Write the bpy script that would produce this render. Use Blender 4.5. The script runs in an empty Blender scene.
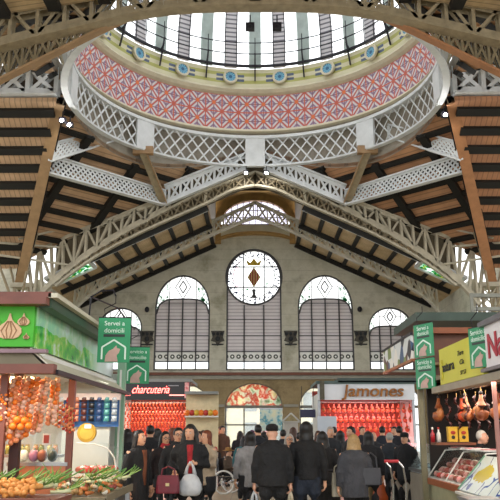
import bpy, bmesh, math, random
from mathutils import Vector, Matrix, Euler
random.seed(7)
S = bpy.context.scene
C = S.collection
PI = math.pi
EYE = 1.6

# ---------------------------------------------------------------- helpers
def link(o, parent=None):
    C.objects.link(o)
    if parent is not None:
        o.parent = parent
    return o

def tag(o, label=None, cat=None, group=None, kind=None):
    if label: o['label'] = label
    if cat: o['category'] = cat
    if group: o['group'] = group
    if kind: o['kind'] = kind
    return o

def empty(name, loc=(0, 0, 0), rz=0.0, label=None, cat=None, group=None, kind=None):
    o = bpy.data.objects.new(name, None)
    o.empty_display_size = 0.1
    C.objects.link(o)
    o.location = loc
    o.rotation_euler = (0, 0, rz)
    return tag(o, label, cat, group, kind)

def copy_tree(o, parent=None):
    c = o.copy()
    C.objects.link(c)
    c.parent = parent
    for ch in list(o.children):
        copy_tree(ch, c)
    return c

class MB:
    def __init__(self):
        self.v = []; self.f = []; self.uv = None
    def add(self, vs, fs):
        b = len(self.v)
        self.v.extend([tuple(p) for p in vs])
        self.f.extend([tuple(i + b for i in q) for q in fs])
        return self
    def box(self, c, s, rz=0.0, m=None):
        x, y, z = s[0] / 2, s[1] / 2, s[2] / 2
        vs = [Vector((a * x, b * y, d * z)) for a in (-1, 1) for b in (-1, 1) for d in (-1, 1)]
        if m is None: m = Matrix.Rotation(rz, 3, 'Z')
        vs = [m @ p + Vector(c) for p in vs]
        return self.add(vs, [(0, 1, 3, 2), (4, 6, 7, 5), (0, 4, 5, 1), (2, 3, 7, 6), (0, 2, 6, 4), (1, 5, 7, 3)])
    def bar(self, p0, p1, w, t, up=(0, 0, 1)):
        # rectangular bar: t = size along 'up', w = size sideways
        p0 = Vector(p0); p1 = Vector(p1); d = p1 - p0
        if d.length < 1e-6: return self
        d.normalize(); up = Vector(up)
        sd = d.cross(up)
        if sd.length < 1e-4: sd = d.cross(Vector((0, 1, 0)))
        sd.normalize(); u = sd.cross(d).normalized()
        vs = []
        for p in (p0, p1):
            for a, b in ((-1, -1), (1, -1), (1, 1), (-1, 1)):
                vs.append(p + sd * (a * w / 2) + u * (b * t / 2))
        return self.add(vs, [(0, 3, 2, 1), (4, 5, 6, 7), (0, 1, 5, 4), (1, 2, 6, 5), (2, 3, 7, 6), (3, 0, 4, 7)])
    def tube(self, pts, r, n=8, cap=True):
        pts = [Vector(p) for p in pts]
        rs = r if isinstance(r, (list, tuple)) else [r] * len(pts)
        rings = []
        ref = Vector((0, 0, 1))
        for i, p in enumerate(pts):
            d = (pts[min(i + 1, len(pts) - 1)] - pts[max(i - 1, 0)])
            if d.length < 1e-9: d = Vector((0, 0, 1))
            d.normalize()
            a = d.cross(ref)
            if a.length < 0.05: a = d.cross(Vector((0, 1, 0)))
            a.normalize(); b = d.cross(a)
            rings.append([p + (a * math.cos(2 * PI * k / n) + b * math.sin(2 * PI * k / n)) * rs[i] for k in range(n)])
        return self.rings(rings, cap)
    def rings(self, rings, cap=True):
        n = len(rings[0]); vs = [p for q in rings for p in q]; fs = []
        for i in range(len(rings) - 1):
            for k in range(n):
                a = i * n + k; b = i * n + (k + 1) % n
                fs.append((a, b, b + n, a + n))
        if cap:
            fs.append(tuple(range(n))[::-1]); fs.append(tuple(range((len(rings) - 1) * n, len(rings) * n)))
        return self.add(vs, fs)
    def ell(self, c, rx, ry, rz, n=12, m=8, mat=None):
        rings = []
        for i in range(m + 1):
            t = PI * i / m; s = max(math.sin(t), 0.02)
            rings.append([(Vector((rx * s * math.cos(2 * PI * k / n), ry * s * math.sin(2 * PI * k / n), -rz * math.cos(t)))) for k in range(n)])
        if mat is not None: rings = [[mat @ p for p in q] for q in rings]
        rings = [[p + Vector(c) for p in q] for q in rings]
        return self.rings(rings)
    def lathe(self, prof, n=24, c=(0, 0, 0), a0=0.0, a1=2 * PI, closed=True, scale=None):
        full = abs(a1 - a0 - 2 * PI) < 1e-6
        k = n if full else n + 1
        vs = []; fs = []
        for (r, z) in prof:
            for i in range(k):
                a = a0 + (a1 - a0) * i / n
                vs.append((c[0] + r * math.cos(a), c[1] + r * math.sin(a), c[2] + z))
        for j in range(len(prof) - 1):
            for i in range(n):
                i2 = (i + 1) % k
                fs.append((j * k + i, j * k + i2, (j + 1) * k + i2, (j + 1) * k + i))
        return self.add(vs, fs)
    def prism(self, poly, y0, y1):
        # polygon in XZ extruded along Y
        n = len(poly)
        vs = [(p[0], y0, p[1]) for p in poly] + [(p[0], y1, p[1]) for p in poly]
        fs = [tuple(range(n)), tuple(range(2 * n - 1, n - 1, -1))]
        for i in range(n):
            j = (i + 1) % n
            fs.append((i, i + n, j + n, j))
        return self.add(vs, fs)
    def plate(self, pts, t):
        # planar polygon thickened along its normal
        pts = [Vector(p) for p in pts]
        nn = (pts[1] - pts[0]).cross(pts[2] - pts[0]).normalized() * t if isinstance(t, (int, float)) else Vector(t)
        n = len(pts)
        vs = pts + [p + nn for p in pts]
        fs = [tuple(range(n))[::-1], tuple(range(n, 2 * n))]
        for i in range(n):
            j = (i + 1) % n
            fs.append((i, j, j + n, i + n))
        return self.add(vs, fs)
    def build(self, name, mat, parent=None, smooth=False, label=None, cat=None, group=None, kind=None):
        me = bpy.data.meshes.new(name)
        me.from_pydata(self.v, [], self.f)
        me.update()
        bm = bmesh.new(); bm.from_mesh(me)
        bmesh.ops.recalc_face_normals(bm, faces=bm.faces)
        bm.to_mesh(me); bm.free()
        if smooth:
            for p in me.polygons: p.use_smooth = True
        if mat is not None: me.materials.append(mat)
        o = bpy.data.objects.new(name, me)
        link(o, parent)
        return tag(o, label, cat, group, kind)

class NT:
    def __init__(self, name):
        self.m = bpy.data.materials.new(name); self.m.use_nodes = True
        self.t = self.m.node_tree; self.n = self.t.nodes; self.l = self.t.links
        self.b = self.n['Principled BSDF']
    def node(self, typ, **kw):
        x = self.n.new(typ)
        for k, v in kw.items(): setattr(x, k, v)
        return x
    def math(self, op, a, b=None, c=None):
        x = self.node('ShaderNodeMath', operation=op)
        for i, q in enumerate((a, b, c)):
            if q is None: continue
            if isinstance(q, (int, float)): x.inputs[i].default_value = q
            else: self.l.new(q, x.inputs[i])
        return x.outputs[0]
    def mix(self, fac, a, b):
        x = self.node('ShaderNodeMix', data_type='RGBA')
        for i, q in ((0, fac), (6, a), (7, b)):
            if isinstance(q, (int, float)): x.inputs[i].default_value = q
            elif isinstance(q, tuple): x.inputs[i].default_value = (*q[:3], 1)
            else: self.l.new(q, x.inputs[i])
        return x.outputs[2]
    def coord(self, which='Object'):
        return self.node('ShaderNodeTexCoord').outputs[which]
    def xyz(self, which='Object'):
        s = self.node('ShaderNodeSeparateXYZ'); self.l.new(self.coord(which), s.inputs[0]); return s.outputs
    def noise(self, scale, detail=3, which='Object', rough=0.6):
        x = self.node('ShaderNodeTexNoise'); x.inputs['Scale'].default_value = scale
        x.inputs['Detail'].default_value = detail; x.inputs['Roughness'].default_value = rough
        self.l.new(self.coord(which), x.inputs['Vector']); return x.outputs['Fac']
    def ramp(self, fac, stops):
        r = self.node('ShaderNodeValToRGB'); e = r.color_ramp.elements
        while len(e) < len(stops): e.new(0.5)
        for q, (p, c) in zip(e, stops):
            q.position = p; q.color = (*c, 1)
        self.l.new(fac, r.inputs[0]); return r.outputs[0]
    def base(self, c):
        if isinstance(c, tuple): self.b.inputs['Base Color'].default_value = (*c[:3], 1)
        else: self.l.new(c, self.b.inputs['Base Color'])
    def bump(self, h, s=0.3, d=0.02):
        x = self.node('ShaderNodeBump'); x.inputs['Strength'].default_value = s; x.inputs['Distance'].default_value = d
        self.l.new(h, x.inputs['Height']); self.l.new(x.outputs[0], self.b.inputs['Normal'])

def hexc(h):
    h = h.lstrip('#'); v = [int(h[i:i + 2], 16) / 255 for i in (0, 2, 4)]
    return tuple(((x + .055) / 1.055) ** 2.4 if x > .04045 else x / 12.92 for x in v)

_M = {}
def M(name, col, rough=0.6, metal=0.0, var=0.25, scale=6.0, col2=None, emit=0.0, bump=0.0, alpha=None):
    if name in _M: return _M[name]
    t = NT(name)
    c = hexc(col) if isinstance(col, str) else col
    c2 = hexc(col2) if col2 else tuple(x * (1 - var) for x in c)
    n = t.noise(scale, 4)
    fac = t.math('MULTIPLY_ADD', n, 2.6, -0.8)
    fac = t.math('MINIMUM', t.math('MAXIMUM', fac, 0.0), 1.0)
    t.base(t.mix(fac, c, c2))
    t.b.inputs['Roughness'].default_value = rough
    t.b.inputs['Metallic'].default_value = metal
    if emit:
        t.b.inputs['Emission Color'].default_value = (*c, 1); t.b.inputs['Emission Strength'].default_value = emit
    if bump: t.bump(n, bump, 0.02)
    _M[name] = t.m
    return t.m

def glassy(name, col=(1, 1, 1), clear=0.5, rough=0.2):
    # window pane: partly clear, partly diffusing daylight
    if name in _M: return _M[name]
    t = NT(name)
    tr = t.node('ShaderNodeBsdfTransparent'); tr.inputs[0].default_value = (*col, 1)
    tl = t.node('ShaderNodeBsdfTranslucent'); tl.inputs[0].default_value = (*col, 1)
    mx = t.node('ShaderNodeMixShader'); mx.inputs[0].default_value = clear
    t.l.new(tl.outputs[0], mx.inputs[1]); t.l.new(tr.outputs[0], mx.inputs[2])
    gl = t.node('ShaderNodeBsdfGlossy'); gl.inputs['Roughness'].default_value = rough
    m2 = t.node('ShaderNodeMixShader'); m2.inputs[0].default_value = 0.06
    t.l.new(mx.outputs[0], m2.inputs[1]); t.l.new(gl.outputs[0], m2.inputs[2])
    t.l.new(m2.outputs[0], t.n['Material Output'].inputs['Surface'])
    _M[name] = t.m
    return t.m

def text(body, name, mat, parent, loc, size, rot=(PI / 2, 0, 0), ext=0.01, sx=1.0, shear=0.0, align='CENTER', bold=0.0, sp=1.0):
    cu = bpy.data.curves.new(name, 'FONT')
    cu.body = body; cu.size = size; cu.extrude = ext; cu.shear = shear; cu.align_x = align; cu.align_y = 'CENTER'
    cu.offset = bold; cu.space_character = sp
    o = bpy.data.objects.new(name, cu); link(o, parent)
    o.location = loc; o.rotation_euler = rot; o.scale = (sx, 1, 1)
    cu.materials.append(mat)
    dg = bpy.context.evaluated_depsgraph_get()
    me = bpy.data.meshes.new_from_object(o.evaluated_get(dg), depsgraph=dg)
    me.name = name
    mw = (o.location.copy(), o.rotation_euler.copy(), o.scale.copy())
    bpy.data.objects.remove(o); bpy.data.curves.remove(cu)
    if not me.materials: me.materials.append(mat)
    o = bpy.data.objects.new(name, me); link(o, parent)
    o.location, o.rotation_euler, o.scale = mw
    return o
# ---------------------------------------------------------------- camera, world
cam_d = bpy.data.cameras.new('camera'); cam = bpy.data.objects.new('camera', cam_d); C.objects.link(cam)
cam_d.sensor_width = 36; cam_d.lens = 36 * 745 / 500; cam_d.clip_end = 500
cam.location = (0, 0, EYE)
cam.rotation_euler = (PI / 2 + math.atan(182 / 745), 0, math.atan(5.5 / 745))
S.camera = cam
S.view_settings.view_transform = 'Standard'; S.view_settings.look = 'None'
S.view_settings.gamma = 1; S.view_settings.use_curve_mapping = False
S.view_settings.exposure = 1.4
w = bpy.data.worlds.new('world'); S.world = w; w.use_nodes = True
nt = w.node_tree
bg = nt.nodes['Background']; tc = nt.nodes.new('ShaderNodeTexCoord'); sp = nt.nodes.new('ShaderNodeSeparateXYZ')
rp = nt.nodes.new('ShaderNodeValToRGB')
nt.links.new(tc.outputs['Generated'], sp.inputs[0]); nt.links.new(sp.outputs[2], rp.inputs[0]); nt.links.new(rp.outputs[0], bg.inputs[0])
rp.color_ramp.elements[0].position = 0.0; rp.color_ramp.elements[0].color = (0.62, 0.63, 0.63, 1)
rp.color_ramp.elements[1].position = 0.5; rp.color_ramp.elements[1].color = (0.95, 0.98, 1.0, 1)
bg.inputs[1].default_value = 1.15

# ---------------------------------------------------------------- materials
WHITE = M('white_painted_steel', '#e2e6e8', 0.45, 0.0, 0.16, 1.5)
IVORY = M('ivory_painted_steel', '#c6bda6', 0.5, 0.0, 0.3, 2.0)
TAN = M('tan_painted_steel', '#ad8c67', 0.5, 0.0, 0.25, 2.0)
KHAKI = M('khaki_riveted_steel', '#a8997c', 0.5, 0.0, 0.35, 3.0)
BLACK = M('black_timber', '#15130f', 0.7, 0.0, 0.3, 3.0)
CREAM = M('cream_plaster', '#ddd5bb', 0.6, 0.0, 0.15, 2.0)
OCHRE = M('ochre_timber', '#c39a5c', 0.6, 0.0, 0.3, 2.0)
DARK = M('dark_iron', '#24222a', 0.5, 0.3, 0.3, 3.0)

def deck_material(name, c1, c2, ang):
    t = NT(name)
    mp = t.node('ShaderNodeMapping'); mp.inputs['Rotation'].default_value = (0, 0, ang)
    t.l.new(t.coord('Object'), mp.inputs[0])
    s = t.node('ShaderNodeSeparateXYZ'); t.l.new(mp.outputs[0], s.inputs[0])
    fr = t.math('FRACT', t.math('MULTIPLY', s.outputs[0], 3.3))
    line = t.math('LESS_THAN', fr, 0.2)
    n = t.noise(0.9, 5)
    fac = t.math('MINIMUM', t.math('MAXIMUM', t.math('MULTIPLY_ADD', n, 2.4, -0.7), 0.0), 1.0)
    c = t.mix(fac, hexc(c1), hexc(c2))
    c = t.mix(t.math('MULTIPLY', line, 0.45), c, hexc('#5d4a3a'))
    t.base(c); t.b.inputs['Roughness'].default_value = 0.75
    return t.m
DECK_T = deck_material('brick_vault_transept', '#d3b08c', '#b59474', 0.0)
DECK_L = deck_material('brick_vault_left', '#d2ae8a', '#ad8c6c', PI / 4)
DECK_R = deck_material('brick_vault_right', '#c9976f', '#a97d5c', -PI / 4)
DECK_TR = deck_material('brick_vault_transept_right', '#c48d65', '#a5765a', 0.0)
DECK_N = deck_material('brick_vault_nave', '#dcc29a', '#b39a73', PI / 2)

def V(x, y, h): return Vector((x, y, h + EYE))
CY = 38.0

# ---------------------------------------------------------------- floor
t = NT('market_floor')
fx, fy, fz = t.xyz()
def tilegrid(t, fx, fy, s, w=0.02):
    a = t.math('LESS_THAN', t.math('FRACT', t.math('MULTIPLY', fx, s)), w * s)
    b = t.math('LESS_THAN', t.math('FRACT', t.math('MULTIPLY', fy, s)), w * s)
    return t.math('MAXIMUM', a, b)
g = tilegrid(t, fx, fy, 1.6)
c = t.mix(t.noise(1.2, 4), hexc('#b5a98c'), hexc('#8d8168'))
t.base(t.mix(t.math('MULTIPLY', g, 0.6), c, hexc('#5a5244'))); t.b.inputs['Roughness'].default_value = 0.35
FLOOR = t.m
MB().box((0, 26, -0.1), (80, 82, 0.2)).build('floor', FLOOR, kind='structure')

# ---------------------------------------------------------------- roof decks (crossing, nave, transept)
def arc_pt(a, r=10.95): return (r * math.cos(a), CY + r * math.sin(a))
def facet(name, sx, sy, mat, k_=0.70):
    # corner facet between far arch, hip and the ring opening; sx, sy = mirror signs
    def hh(x, y):
        s = (abs(x) + abs(y - CY)) / math.sqrt(2)
        return 19.3 - k_ * (s - (11.0 / math.sqrt(2)))
    n = 24; inner = []; outer = []
    P0 = (0, CY + 11.0); P1 = (15.6, CY + 11.4); P2 = (11.0, CY)
    for i in range(n + 1):
        a = PI / 2 * (1 - i / n); inner.append(arc_pt(a))
        u = i / n * 2
        if u <= 1: outer.append((P0[0] + (P1[0] - P0[0]) * u, P0[1] + (P1[1] - P0[1]) * u))
        else: outer.append((P1[0] + (P2[0] - P1[0]) * (u - 1), P1[1] + (P2[1] - P1[1]) * (u - 1)))
    vs = []
    for th in (0, 0.25):
        for q in (inner, outer):
            for (x, y) in q:
                X = x * sx; Y = CY + (y - CY) * sy
                vs.append(V(X, Y, hh(x, y) + th))
    k = n + 1; fs = []
    for i in range(n):
        fs += [(i, i + 1, k + i + 1, k + i), (2 * k + i, 3 * k + i, 3 * k + i + 1, 2 * k + i + 1),
               (i, 2 * k + i, 2 * k + i + 1, i + 1), (k + i, k + i + 1, 3 * k + i + 1, 3 * k + i)]
    o = MB().add(vs, fs).build(name, mat, kind='structure')
    cv = []
    for (x, y) in inner:
        cv += [V(x * sx, CY + (y - CY) * sy, hh(x, y) - .05), V(x * sx, CY + (y - CY) * sy, 20.2)]
    MB().add(cv, [(2 * i, 2 * i + 2, 2 * i + 3, 2 * i + 1) for i in range(n)]).build('opening_curb', M('grey_brick_drum', '#a9a193', .7, 0, .3, 1.0), o)
    # purlins and rafters
    def bnd(s):
        # ends of the purlin at offset s, along 45 degrees, in the + + quadrant: x + (y-CY) = s*sqrt2
        q = s * math.sqrt(2)
        # far side: y-CY = 11 + .4*x/15.6 ; x = q - (y-CY)
        ax = (q - 11) / (1 + 0.4 / 15.6); a = (ax, q - ax)
        # hip side: x = 11 + 4.6*v, y-CY = 11.4 v
        v = (q - 11) / 16.0; b = (11 + 4.6 * v, 11.4 * v)
        return a, b
    s = 8.35
    while s < 18.6:
        a, b = bnd(s)
        segs = [(a, b)]
        # cut by the ring opening
        d = s
        if d < 10.95:
            half = math.sqrt(10.95 ** 2 - d * d); m = (d / math.sqrt(2), d / math.sqrt(2))
            dirv = (1 / math.sqrt(2), -1 / math.sqrt(2))
            c1 = (m[0] - dirv[0] * half, m[1] - dirv[1] * half); c2 = (m[0] + dirv[0] * half, m[1] + dirv[1] * half)
            segs = []
            if c1[0] > a[0] + .1: segs.append((a, c1))
            if b[0] > c2[0] + .1: segs.append((c2, b))
        for p, q in segs:
            pa = V(p[0] * sx, CY + p[1] * sy, hh(p[0], p[1] + CY) - 0.12); pb = V(q[0] * sx, CY + q[1] * sy, hh(q[0], q[1] + CY) - 0.12)
            MB().bar(pa, pb, 0.34, 0.26, up=(0.49 * sx, 0.49 * sy, 0.8)).build('purlin', BLACK, o)
        s += 0.98
    for off in (-8.2, -4.1, 0.0, 4.1, 8.2):
        # rafters run down the slope: direction (1,1)
        u = (off / math.sqrt(2), -off / math.sqrt(2))
        s0 = math.sqrt(max(10.95 ** 2 - off * off, 60)); s1 = s0
        while s1 < 18.5:
            x = u[0] + s1 / math.sqrt(2); y = u[1] + s1 / math.sqrt(2)
            if y > 11.0 + 0.4 * x / 15.6 or x > 11 + 4.6 * (y / 11.4): break
            s1 += 0.1
        if s1 - s0 < 0.5: continue
        pa = (u[0] + s0 / math.sqrt(2), u[1] + s0 / math.sqrt(2)); pb = (u[0] + s1 / math.sqrt(2), u[1] + s1 / math.sqrt(2))
        MB().bar(V(pa[0] * sx, CY + pa[1] * sy, hh(pa[0], pa[1] + CY) - .2), V(pb[0] * sx, CY + pb[1] * sy, hh(pb[0], pb[1] + CY) - .2), 0.5, 0.3).build('rafter', BLACK, o)
    return o
facet('ceiling_left', -1, 1, DECK_L)
facet('ceiling_right', 1, 1, DECK_R)
facet('ceiling_near_left', -1, -1, DECK_L, .34)
facet('ceiling_near_right', 1, -1, DECK_R, .34)

def transept(name, sx, sy, mat):
    # plane falling away from the ridge at CY to the eave at CY+11.4
    def P(x, d, up=0): return V(x * sx, CY + d * sy, (17.75 - 0.61 * d if sy > 0 else 20.3 - 0.3 * d) + up)
    vs = [P(11.0, 0.0), P(15.6, 11.4), P(30, 11.4), P(30, 0)]
    o = MB().plate(vs, (0, 0, .25)).build(name, mat, kind='structure')
    d = 0.5
    while d < 11.5:
        x0 = 11.0 + 4.6 * d / 11.4
        MB().bar(P(x0, d, -.14), P(30, d, -.14), 0.5, 0.24, up=(0, .52 * sy, .85)).build('purlin', BLACK, o)
        d += 1.12
    return o
transept('ceiling_transept_left', -1, 1, DECK_T)
transept('ceiling_transept_right', 1, 1, DECK_TR)
transept('ceiling_transept_near_left', -1, -1, DECK_T)
transept('ceiling_transept_near_right', 1, -1, DECK_TR)

def roofh(x): return 16.73 - 0.464 * abs(x)
GOLD = M('weathered_brass_boards', '#b09a70', 0.6, 0.0, 0.4, 1.2, '#8a7348')
for sx, nm in ((-1, 'ceiling_nave_left'), (1, 'ceiling_nave_right')):
    # skylight opening left free between x=11.3 and 14.1 near the crossing
    def P(x, y, up=0): return V(x * sx, y, roofh(x) + up)
    mb = MB()
    for a, b, y0, y1 in ((3.3, 11.3, 49.1, 60.2), (11.3, 14.6, 52.2, 60.2)):
        q = [P(a, y0, .05), P(a, y1, .05), P(b, y1, .05), P(b, y0, .05)]
        mb.plate(q, (0, 0, .2))
    o = mb.build(nm, DECK_N, kind='structure')
    for k in range(9):
        x = 3.5 + k * 1.25
        y0 = 49.2 if x < 11.2 else 52.2
        MB().bar(P(x, y0, -.05), P(x, 60.1, -.02), 0.3, 0.14).build('purlin', BLACK, o)
    for y in (49.35, 53.9, 59.95):
        x1 = 11.3 if y < 52 else 14.3
        MB().bar(P(3.3, y, -.1), P(x1, y, -.1), 0.22, 0.42).build('rafter', BLACK, o)
    for y in (49.65, 54.6):
        MB().bar(P(3.3, y, -.22), P(11.2, y, -.22), 0.1, 0.12).build('rafter', WHITE, o, label='white steel angle')
# near nave roof
for sx, nm in ((-1, 'ceiling_nave_near_left'), (1, 'ceiling_nave_near_right')):
    def P(x, y, up=0): return V(x * sx, y, 17.9 - 0.16 * x + up)
    q = [P(0, -8), P(0, 26.7), P(22, 26.7), P(22, -8)]
    o = MB().plate(q, (0, 0, .2)).build(nm, DECK_N, kind='structure')
    for k in range(9):
        MB().bar(P(2 + 2 * k, -8, -.15), P(2 + 2 * k, 26.6, -.15), 0.5, 0.3).build('purlin', BLACK, o)

# skylights
def skylight_mat():
    t = NT('coloured_skylight_glass')
    x, y, z = t.xyz()
    ck = t.node('ShaderNodeTexChecker'); ck.inputs['Scale'].default_value = 2.2
    t.l.new(t.coord('Object'), ck.inputs[0])
    vor = t.node('ShaderNodeTexVoronoi'); vor.inputs['Scale'].default_value = 2.6; t.l.new(t.coord('Object'), vor.inputs[0])
    col = t.ramp(vor.outputs['Distance'], [(0.0, hexc('#f4e36a')), (0.22, hexc('#f4e36a')), (0.26, hexc('#1f9a5c')), (0.55, hexc('#178a56')), (0.6, hexc('#eef7ee'))])
    tr = t.node('ShaderNodeBsdfTranslucent'); t.l.new(col, tr.inputs[0])
    tp = t.node('ShaderNodeBsdfTransparent'); t.l.new(col, tp.inputs[0])
    mx = t.node('ShaderNodeMixShader'); mx.inputs[0].default_value = 0.5
    t.l.new(tr.outputs[0], mx.inputs[1]); t.l.new(tp.outputs[0], mx.inputs[2])
    t.l.new(mx.outputs[0], t.n['Material Output'].inputs[0])
    return t.m
SKY = skylight_mat()
for i, sx in enumerate((-1, 1)):
    def P(x, y, up=0): return V(x * sx, y, roofh(x) + up)
    wnd = empty('window_%d' % (21 + i), kind='structure')
    q = [P(11.45, 49.4), P(11.45, 51.9), P(14.2, 51.9), P(14.2, 49.4)]
    MB().plate(q, (0, 0, .04)).build('pane', SKY, wnd)
    f = MB()
    for a, b in ((0, 1), (1, 2), (2, 3), (3, 0)): f.bar(q[a], q[b], 0.28, 0.2)
    f.build('window_frame', WHITE, wnd)

# ridge monitor over the nave
for sx, nm in ((-1, 'wall_monitor_left'), (1, 'wall_monitor_right')):
    MB().box((sx * 3.42, 54.6, 15.25 + 2.3 + EYE), (0.2, 11.0, 4.6)).build(nm, CREAM, kind='structure')
MB().box((0, 54.6, 19.95 + EYE), (7.2, 11.0, 0.2)).build('ceiling_monitor', BLACK, kind='structure')

# infill gable between crossing roof and nave roof, and the dark wall behind the transept ridge girders
for sx, nm in ((-1, 'wall_crossing_left'), (1, 'wall_crossing_right')):
    def fe(x): return 19.3 - .70 * ((x + 11 + .4 * x / 15.6) / math.sqrt(2) - 11 / math.sqrt(2))
    pts = [(sx * x, roofh(x) + .05 + EYE) for x in (0, 3.3, 8, 12, 13.6)] + [(sx * x, fe(x) + .1 + EYE) for x in (13.6, 12, 8, 3.3, 0)]
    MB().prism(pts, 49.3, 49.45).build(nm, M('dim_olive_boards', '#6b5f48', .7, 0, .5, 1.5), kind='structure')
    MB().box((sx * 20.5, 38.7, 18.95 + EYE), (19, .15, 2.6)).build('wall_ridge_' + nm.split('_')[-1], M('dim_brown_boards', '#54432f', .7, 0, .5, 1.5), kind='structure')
# ---------------------------------------------------------------- lattice girders
def polyline(pts, t):
    pts = [Vector(p) for p in pts]
    L = [0]
    for a, b in zip(pts, pts[1:]): L.append(L[-1] + (b - a).length)
    s = t * L[-1]
    for i in range(len(pts) - 1):
        if s <= L[i + 1] + 1e-9:
            u = (s - L[i]) / max(L[i + 1] - L[i], 1e-9)
            return pts[i].lerp(pts[i + 1], u)
    return pts[-1]
def girder(name, top, bot, mat, parent=None, pattern='X', n=10, fw=0.4, ft=0.08, bw=0.12, nrm=(0, 1, 0), double=True, t0=0.0, t1=1.0, web=0.0, bmat=None, bt=0.03, sep=None, **tg):
    """lattice girder between two polylines: flanges (parts) and web lattice (part)"""
    root = parent or empty(name)
    if parent is None: tag(root, **tg)
    nv = Vector(nrm).normalized()
    sep0 = fw * 0.36 if sep is None else sep
    for pl, nm, sg in ((top, 'top_flange', -1), (bot, 'bottom_flange', 1)):
        m = MB()
        for a, b in zip(pl, pl[1:]):
            a = Vector(a); b = Vector(b)
            up = (b - a).cross(nv).normalized()
            if up.z < 0: up = -up
            m.bar(a, b, fw, ft, up=up)
            if web:
                for o in ((-sep0, sep0) if double else (0,)):
                    m.bar(a + up * sg * web / 2 + nv * o, b + up * sg * web / 2 + nv * o, 0.03, web, up=up)
        m.build(nm, mat, root)
    sep = fw * 0.36 if sep is None else sep
    sides = (-sep, sep) if double else (0,)
    m = MB(); pm = MB()
    def Q(pl, t, o): return polyline(pl, t0 + (t1 - t0) * t) + nv * o
    def fl(a, b):
        d = (b - a); up = d.cross(nv)
        m.bar(a, b, bt, bw, up=up)
    for o in sides:
        for i in range(n):
            a, b = i / n, (i + 1) / n
            if pattern == 'X':
                fl(Q(bot, a, o), Q(top, b, o)); fl(Q(top, a, o), Q(bot, b, o + .01))
            elif pattern == 'Z':
                if i % 2 == 0: fl(Q(bot, a, o), Q(top, b, o))
                else: fl(Q(top, a, o), Q(bot, b, o))
            elif pattern == 'D':   # multiple lattice: each diagonal spans k panels and two crossings
                k = 3
                for i0 in ([i] if i else [-2, -1, 0]):
                    aa, bb = i0 / n, (i0 + k) / n
                    for fa, fb, oo in ((0, 1, 0), (1, 0, .015)):
                        ta, tb, ga, gb = aa, bb, fa, fb
                        if ta < 0: ga = fa + (fb - fa) * (-ta / (bb - aa)); ta = 0
                        if tb > 1: gb = fa + (fb - fa) * ((1 - aa) / (bb - aa)); tb = 1
                        fl(Q(bot, ta, o + oo).lerp(Q(top, ta, o + oo), ga), Q(bot, tb, o + oo).lerp(Q(top, tb, o + oo), gb))
        if pattern in 'XZ':
            for i in range(n + 1):
                pm.bar(Q(bot, i / n, o), Q(top, i / n, o), 0.06, bw * 1.1, up=nv.cross(Vector((0, 0, 1))))
        else:
            for i in (0, n):
                pm.bar(Q(bot, i / n, o), Q(top, i / n, o), 0.06, bw * 3, up=nv.cross(Vector((0, 0, 1))))
    m.add(pm.v, pm.f)
    m.build('lattice', bmat or mat, root)
    return root

def sm(pts, n=6):
    # Catmull-Rom through points
    P = [Vector(p) for p in pts]; out = []
    for i in range(len(P) - 1):
        a = P[max(i - 1, 0)]; b = P[i]; c = P[i + 1]; d = P[min(i + 2, len(P) - 1)]
        for k in range(n):
            t = k / n
            out.append(0.5 * ((2 * b) + (c - a) * t + (2 * a - 5 * b + 4 * c - d) * t * t + (3 * b - a - 3 * c + d) * t ** 3))
    out.append(P[-1]); return out

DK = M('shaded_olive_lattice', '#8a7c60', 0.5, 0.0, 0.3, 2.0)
side_word = {-1: 'left', 1: 'right'}
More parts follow.
